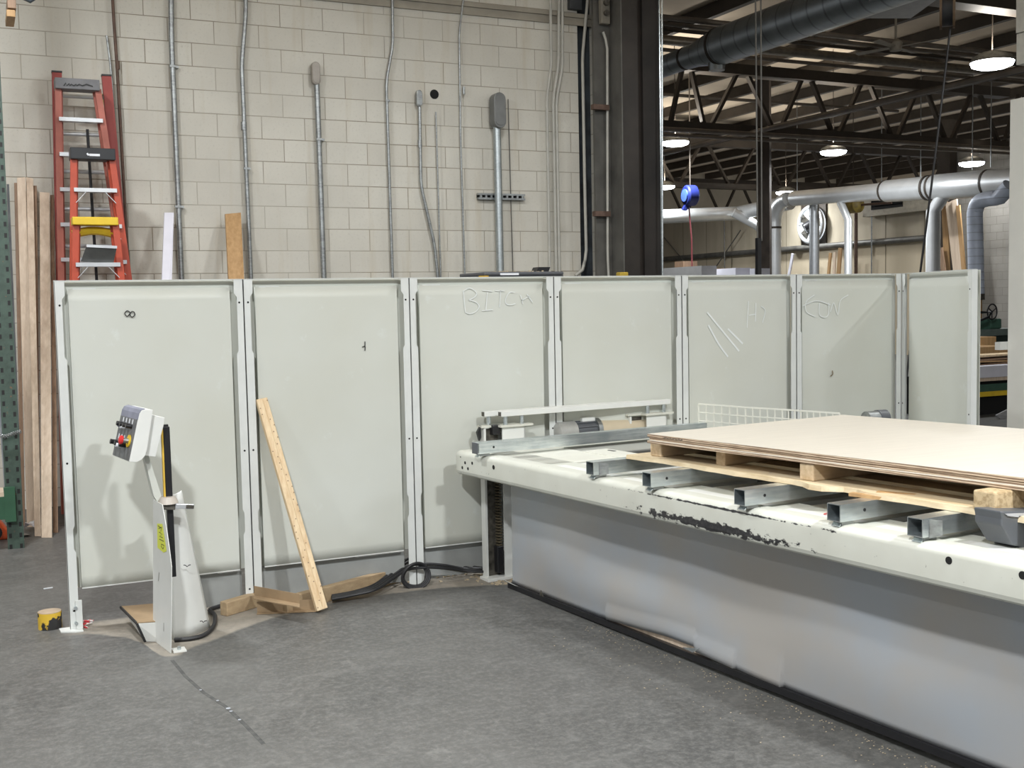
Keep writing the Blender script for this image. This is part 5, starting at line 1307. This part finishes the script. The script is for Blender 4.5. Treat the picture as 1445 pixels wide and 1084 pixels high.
# stock standing behind the fence in the far hall
def block(name, X, xp0, xp1, yp, mat, lab, cat, depth=.4, zbot=0):
    a = px(xp0, yp, X); b = px(xp1, yp, X); zt2 = (a.z+b.z)/2
    return tag(MB().box((X, min(a.y, b.y), zbot), (X+depth, max(a.y, b.y), zt2)).build(name, mat, org=(X, min(a.y, b.y), 0)), lab, cat)
block('panel_stack', 14.5, 934, 990, 377, M('grey white panels', (.52, .52, .52), .6, var=.05), 'wide grey white panel stack showing above the fence right of the steel column', 'panel stack')
block('wood_stack', 15.2, 952, 964, 369, M_oakd, 'small brown wood pile on top behind the grey white panels', 'wood stack')
block('wood_stack', 15.0, 992, 1003, 379, M_tan, 'brown wood pieces between the two white panel stacks', 'wood stack')
block('panel_stack', 15.0, 1011, 1038, 379, M_whiteb, 'bluish white panel stack left of the hall column', 'panel stack')
block('wood_stack', 15.1, 1038, 1043, 379, M_oakd, 'narrow brown board end right of the bluish white panels', 'wood stack')
block('panel_stack', 15.0, 1058, 1065, 379, M_whiteb, 'sliver of white panel just left of the hanging black pole', 'panel stack')
def fboard(X, top, bot_x, w_, mat, lab):
    a = px(*top, X); b = px(bot_x, 390, X); b = b+(b-a)*((b.z)/(a.z-b.z)) ; return tag(MB().bar(b, a, w_, .04, (1, 0, 0)).build('wall_board', mat, org=b), lab, 'board')
fboard(22.6, (1119, 358), 1113, .10, M_whiteb, 'white strip leaning at a slant on the far wall right of the elbow duct')
for i, (tx, ty, bx2, w_, mt_) in enumerate(((1172, 357, 1169, .10, M_tan), (1178, 356, 1177, .10, M_oak), (1186, 350, 1183, .14, M_tan), (1333, 283, 1337, .18, M_tan), (1340, 285, 1352, .25, M_oak), (1347, 282, 1358, .16, M_oak), (1352, 290, 1361, .12, M_tan), (1327, 350, 1333, .14, M_oakd))):
    fboard(22.8-.05*i, (tx, ty), bx2, w_, mt_, ['thin brown board leaning on the far wall, leftmost of three', 'pale board leaning on the far wall, middle of three', 'brown board leaning on the far wall, rightmost of three',
        'dark edged tan board leaning in the corner by the block wall, leftmost', 'wide pale board leaning in the corner by the block wall', 'pale board leaning in the corner, right of the wide one', 'thin tan board at the right of the corner bundle', 'short dark board at the foot of the corner bundle'][i])
a = px(1340, 280, WX-.3); b = px(1322, 280, WX-.3)
tag(MB().box((WX-.3, a.y, 0), (WX-.05, b.y, 6.2)).build('corner_column', M_truss, org=(WX-.3, a.y, 0)), 'dark steel column in the corner where tan sheeting meets grey blocks', 'column')

# seen through the gap right of the fence
XB = 10.5
def g(x, y, X=XB): return px(x, y, X)
def gbox(name, X, x0p, x1p, y0p, y1p, mat, parent=None, d=.5, bevel=0, lab=None, cat=None):
    a = px(x0p, y0p, X); b = px(x1p, y1p, X); m = MB().box((X, min(a.y, b.y), min(a.z, b.z)), (X+d, max(a.y, b.y), max(a.z, b.z)))
    o = m.build(name, mat, parent, bevel=bevel, org=None if parent else (X, min(a.y, b.y), 0)); return tag(o, lab, cat) if lab else o
YG = 12.0
def G2(x, y, Y): return py(x, y, Y)
def hbox(name, Y, x0p, x1p, y0p, y1p, mat, parent=None, d=.6, bevel=0, lab=None, cat=None, floor=False):
    a = py(x0p, y0p, Y); b = py(x1p, y1p, Y); z0_ = 0 if floor else b.z
    o = MB().box((a.x, Y, z0_), (b.x, Y+d, a.z)).build(name, mat, parent, bevel=bevel, org=None if parent else (a.x, Y, z0_)); return tag(o, lab, cat) if lab else o
t = thing('green_machine', py(1395, 480, 15), 'old green woodworking machine with black handwheel against the grey blocks', 'machine')
hbox('bed', 15, 1366, 1445, 466, 472, M('green grey bed', (.16, .20, .18), .4, .3), t, .8)
hbox('head_casting', 15.1, 1372, 1399, 451, 466, M_green, t, .5, .03); hbox('gear_case', 15.1, 1397, 1414, 450, 464, M_green, t, .5, .03); hbox('side_arm', 15.3, 1375, 1382, 438, 451, M_green, t, .3, .02)
hbox('base', 15.1, 1405, 1445, 472, 500, M('dark green base', (.03, .055, .045), .5), t, .6, 0, floor=False)
hbox('pedestal', 15.2, 1380, 1440, 500, 640, M_green, t, .6, 0, floor=True)
c3 = py(1400, 440, 15.05); MB().tube([c3+Vector((.12*math.cos(a), 0, .14*math.sin(a))) for a in [2*PI*i/22 for i in range(22)]], .014, 8, closed=True).build('handwheel', M_black, t, smooth=True)
m = MB()
for k in range(3): a = PI*2*k/3+.5; m.cyl(c3, c3+Vector((.12*math.cos(a), 0, .14*math.sin(a))), .010, 6)
m.cyl(c3, c3+Vector((0, .25, -.02)), .016, 8); m.cyl(c3, c3+Vector((.05, .2, -.18)), .02, 8); m.build('spokes', M_black, t)
m = MB(); m.bar(py(1384, 452, 15), py(1396, 447, 15), .03, .04).bar(py(1378, 440, 15.05), py(1392, 441, 15.05), .02, .03); m.build('levers', M_black, t)
hbox('wood_offcuts', 13.6, 1380, 1406, 476, 489, M_tan, None, .4, .01, 'reddish brown wood offcuts stacked under the green machine bed', 'wood')
hbox('work_counter', 13.92, 1366, 1425, 488, 491, M_grease, None, .9, 0, 'thin dark counter edge below the reddish offcuts', 'counter')
hbox('lumber_pack', 13.0, 1366, 1430, 491, 500, M_tan, None, .9, 0, 'brown lumber pack below the thin dark counter', 'lumber', floor=True)
for i in range(5):
    Y = 11.35; y0p = 500+i*3.6
    A = py(1360, y0p+3+(i % 2)*2, Y); B = py(1432, y0p-1+(i % 3), Y)
    tag(MB().bar(A, B, .30, .022).build('stacked_board', [M_pine, M_oakd, M_tan, M_oakd, M_pine][i], org=A), '%s loose board of the pile behind the fence end' % ['topmost', 'second', 'third', 'fourth', 'lowest'][i], 'board', 'boards piled behind the fence end')
t = thing('white_bench', py(1395, 530, 11.2), 'bench with thick white top, black underside and yellow strip behind the fence end', 'bench')
hbox('bench_top', 11.0, 1355, 1440, 519, 530, M_whiteb, t, .8); hbox('under_edge', 11.02, 1355, 1440, 530, 535, M_oak, t, .7)
hbox('dark_body', 11.1, 1335, 1440, 535, 640, M_void, t, .7, 0, floor=True); hbox('green_rail', 11.05, 1355, 1440, 545, 553, M_green, t, .05)
hbox('yellow_strip', 11.03, 1355, 1422, 555.5, 557.5, M_yellow, t, .03)
a = [py(x, y, 10.6) for x, y in ((1406, 586), (1426, 576), (1426, 604))]
tag(MB().prism(a+[], (0, .02, 0)).build('grey_panel_corner', M('veined grey board', (.42, .42, .44), .5, col2=(.25, .25, .25), scale=4, stretch=(1, 1, 9)), org=a[2]), 'corner of a grey marbled board low behind the fence end', 'board')
a = py(1409, 483, 7.42); b = py(1430, 493, 7.42); tag(MB().box((a.x, 7.402, b.z), (b.x, 7.46, a.z)).build('pale_ledge', M_white, org=a), 'small pale ledge sticking out left of the tall pale cabinet', 'ledge')
# tall pale machine cabinet cut by the right edge of the photograph
YM = 7.4
a = py(1423.8, 300, YM)
t = thing('tall_pale_cabinet', (a.x, YM-1.6, 0), 'tall pale machine cabinet cut off by the right edge of the photo', 'cabinet')
zt2 = py(1424, 141, YM).z
MB().box((a.x, YM-1.6, 0), (a.x+1.3, YM, zt2)).build('cabinet_body', M('bright cabinet paint', (.86, .86, .80), .5, var=.03, scale=3), t, bevel=.004)
YM2 = 8.3; M_pier = M('pale block face', (.78, .77, .70), .8, var=.08, scale=12, bmp=.4)
a = py(1434.5, 60, YM2); z0_ = py(1434, 92, YM2).z; z1_ = py(1434, 47, YM2).z
t = thing('hanging_block_lintel', (a.x, YM2, z0_), 'two pale blocks hanging high at the right edge above the cabinet', 'wall block')
MB().box((a.x, YM2-3, z0_), (a.x+.3, YM2, z1_-.01)).build('lower_block', M_pier, t); MB().box((a.x-.01, YM2-3, z1_), (a.x+.3, YM2, 7.36)).build('upper_block', M_pier, t)
# rails on the right of the fence: bridge the last panel end
for o in bpy.data.objects:
    if '_o' in o: del o['_o']

# straight groove in the floor coating running from the pedestal towards the viewer
m = MB(); P = [pz(x, y, .0) for x, y in ((243, 932), (262, 955), (288, 978), (318, 997), (345, 1022), (372, 1050))]
ribbon(m, P, (0, 0, 1), .016, .0006)
struct(m.build('trim_2', M('dark groove', (.045, .046, .046), .8, col2=(.10, .10, .095), scale=30)))
for i, (x, y, r_) in enumerate(((283, 974, .006), (307, 989, .006), (322, 1000, .010), (326, 1004, .007), (338, 1016, .007))):
    p = pz(x, y); o = MB().tube([p, p+Vector((0, 0, .0012))], r_, 9).build('paint_fleck', M('worn grey white paint', (.36, .38, .42), .6), org=p); tag(o, 'small whitish paint fleck on the floor groove, %s from the pedestal' % ORD[i], 'paint fleck')
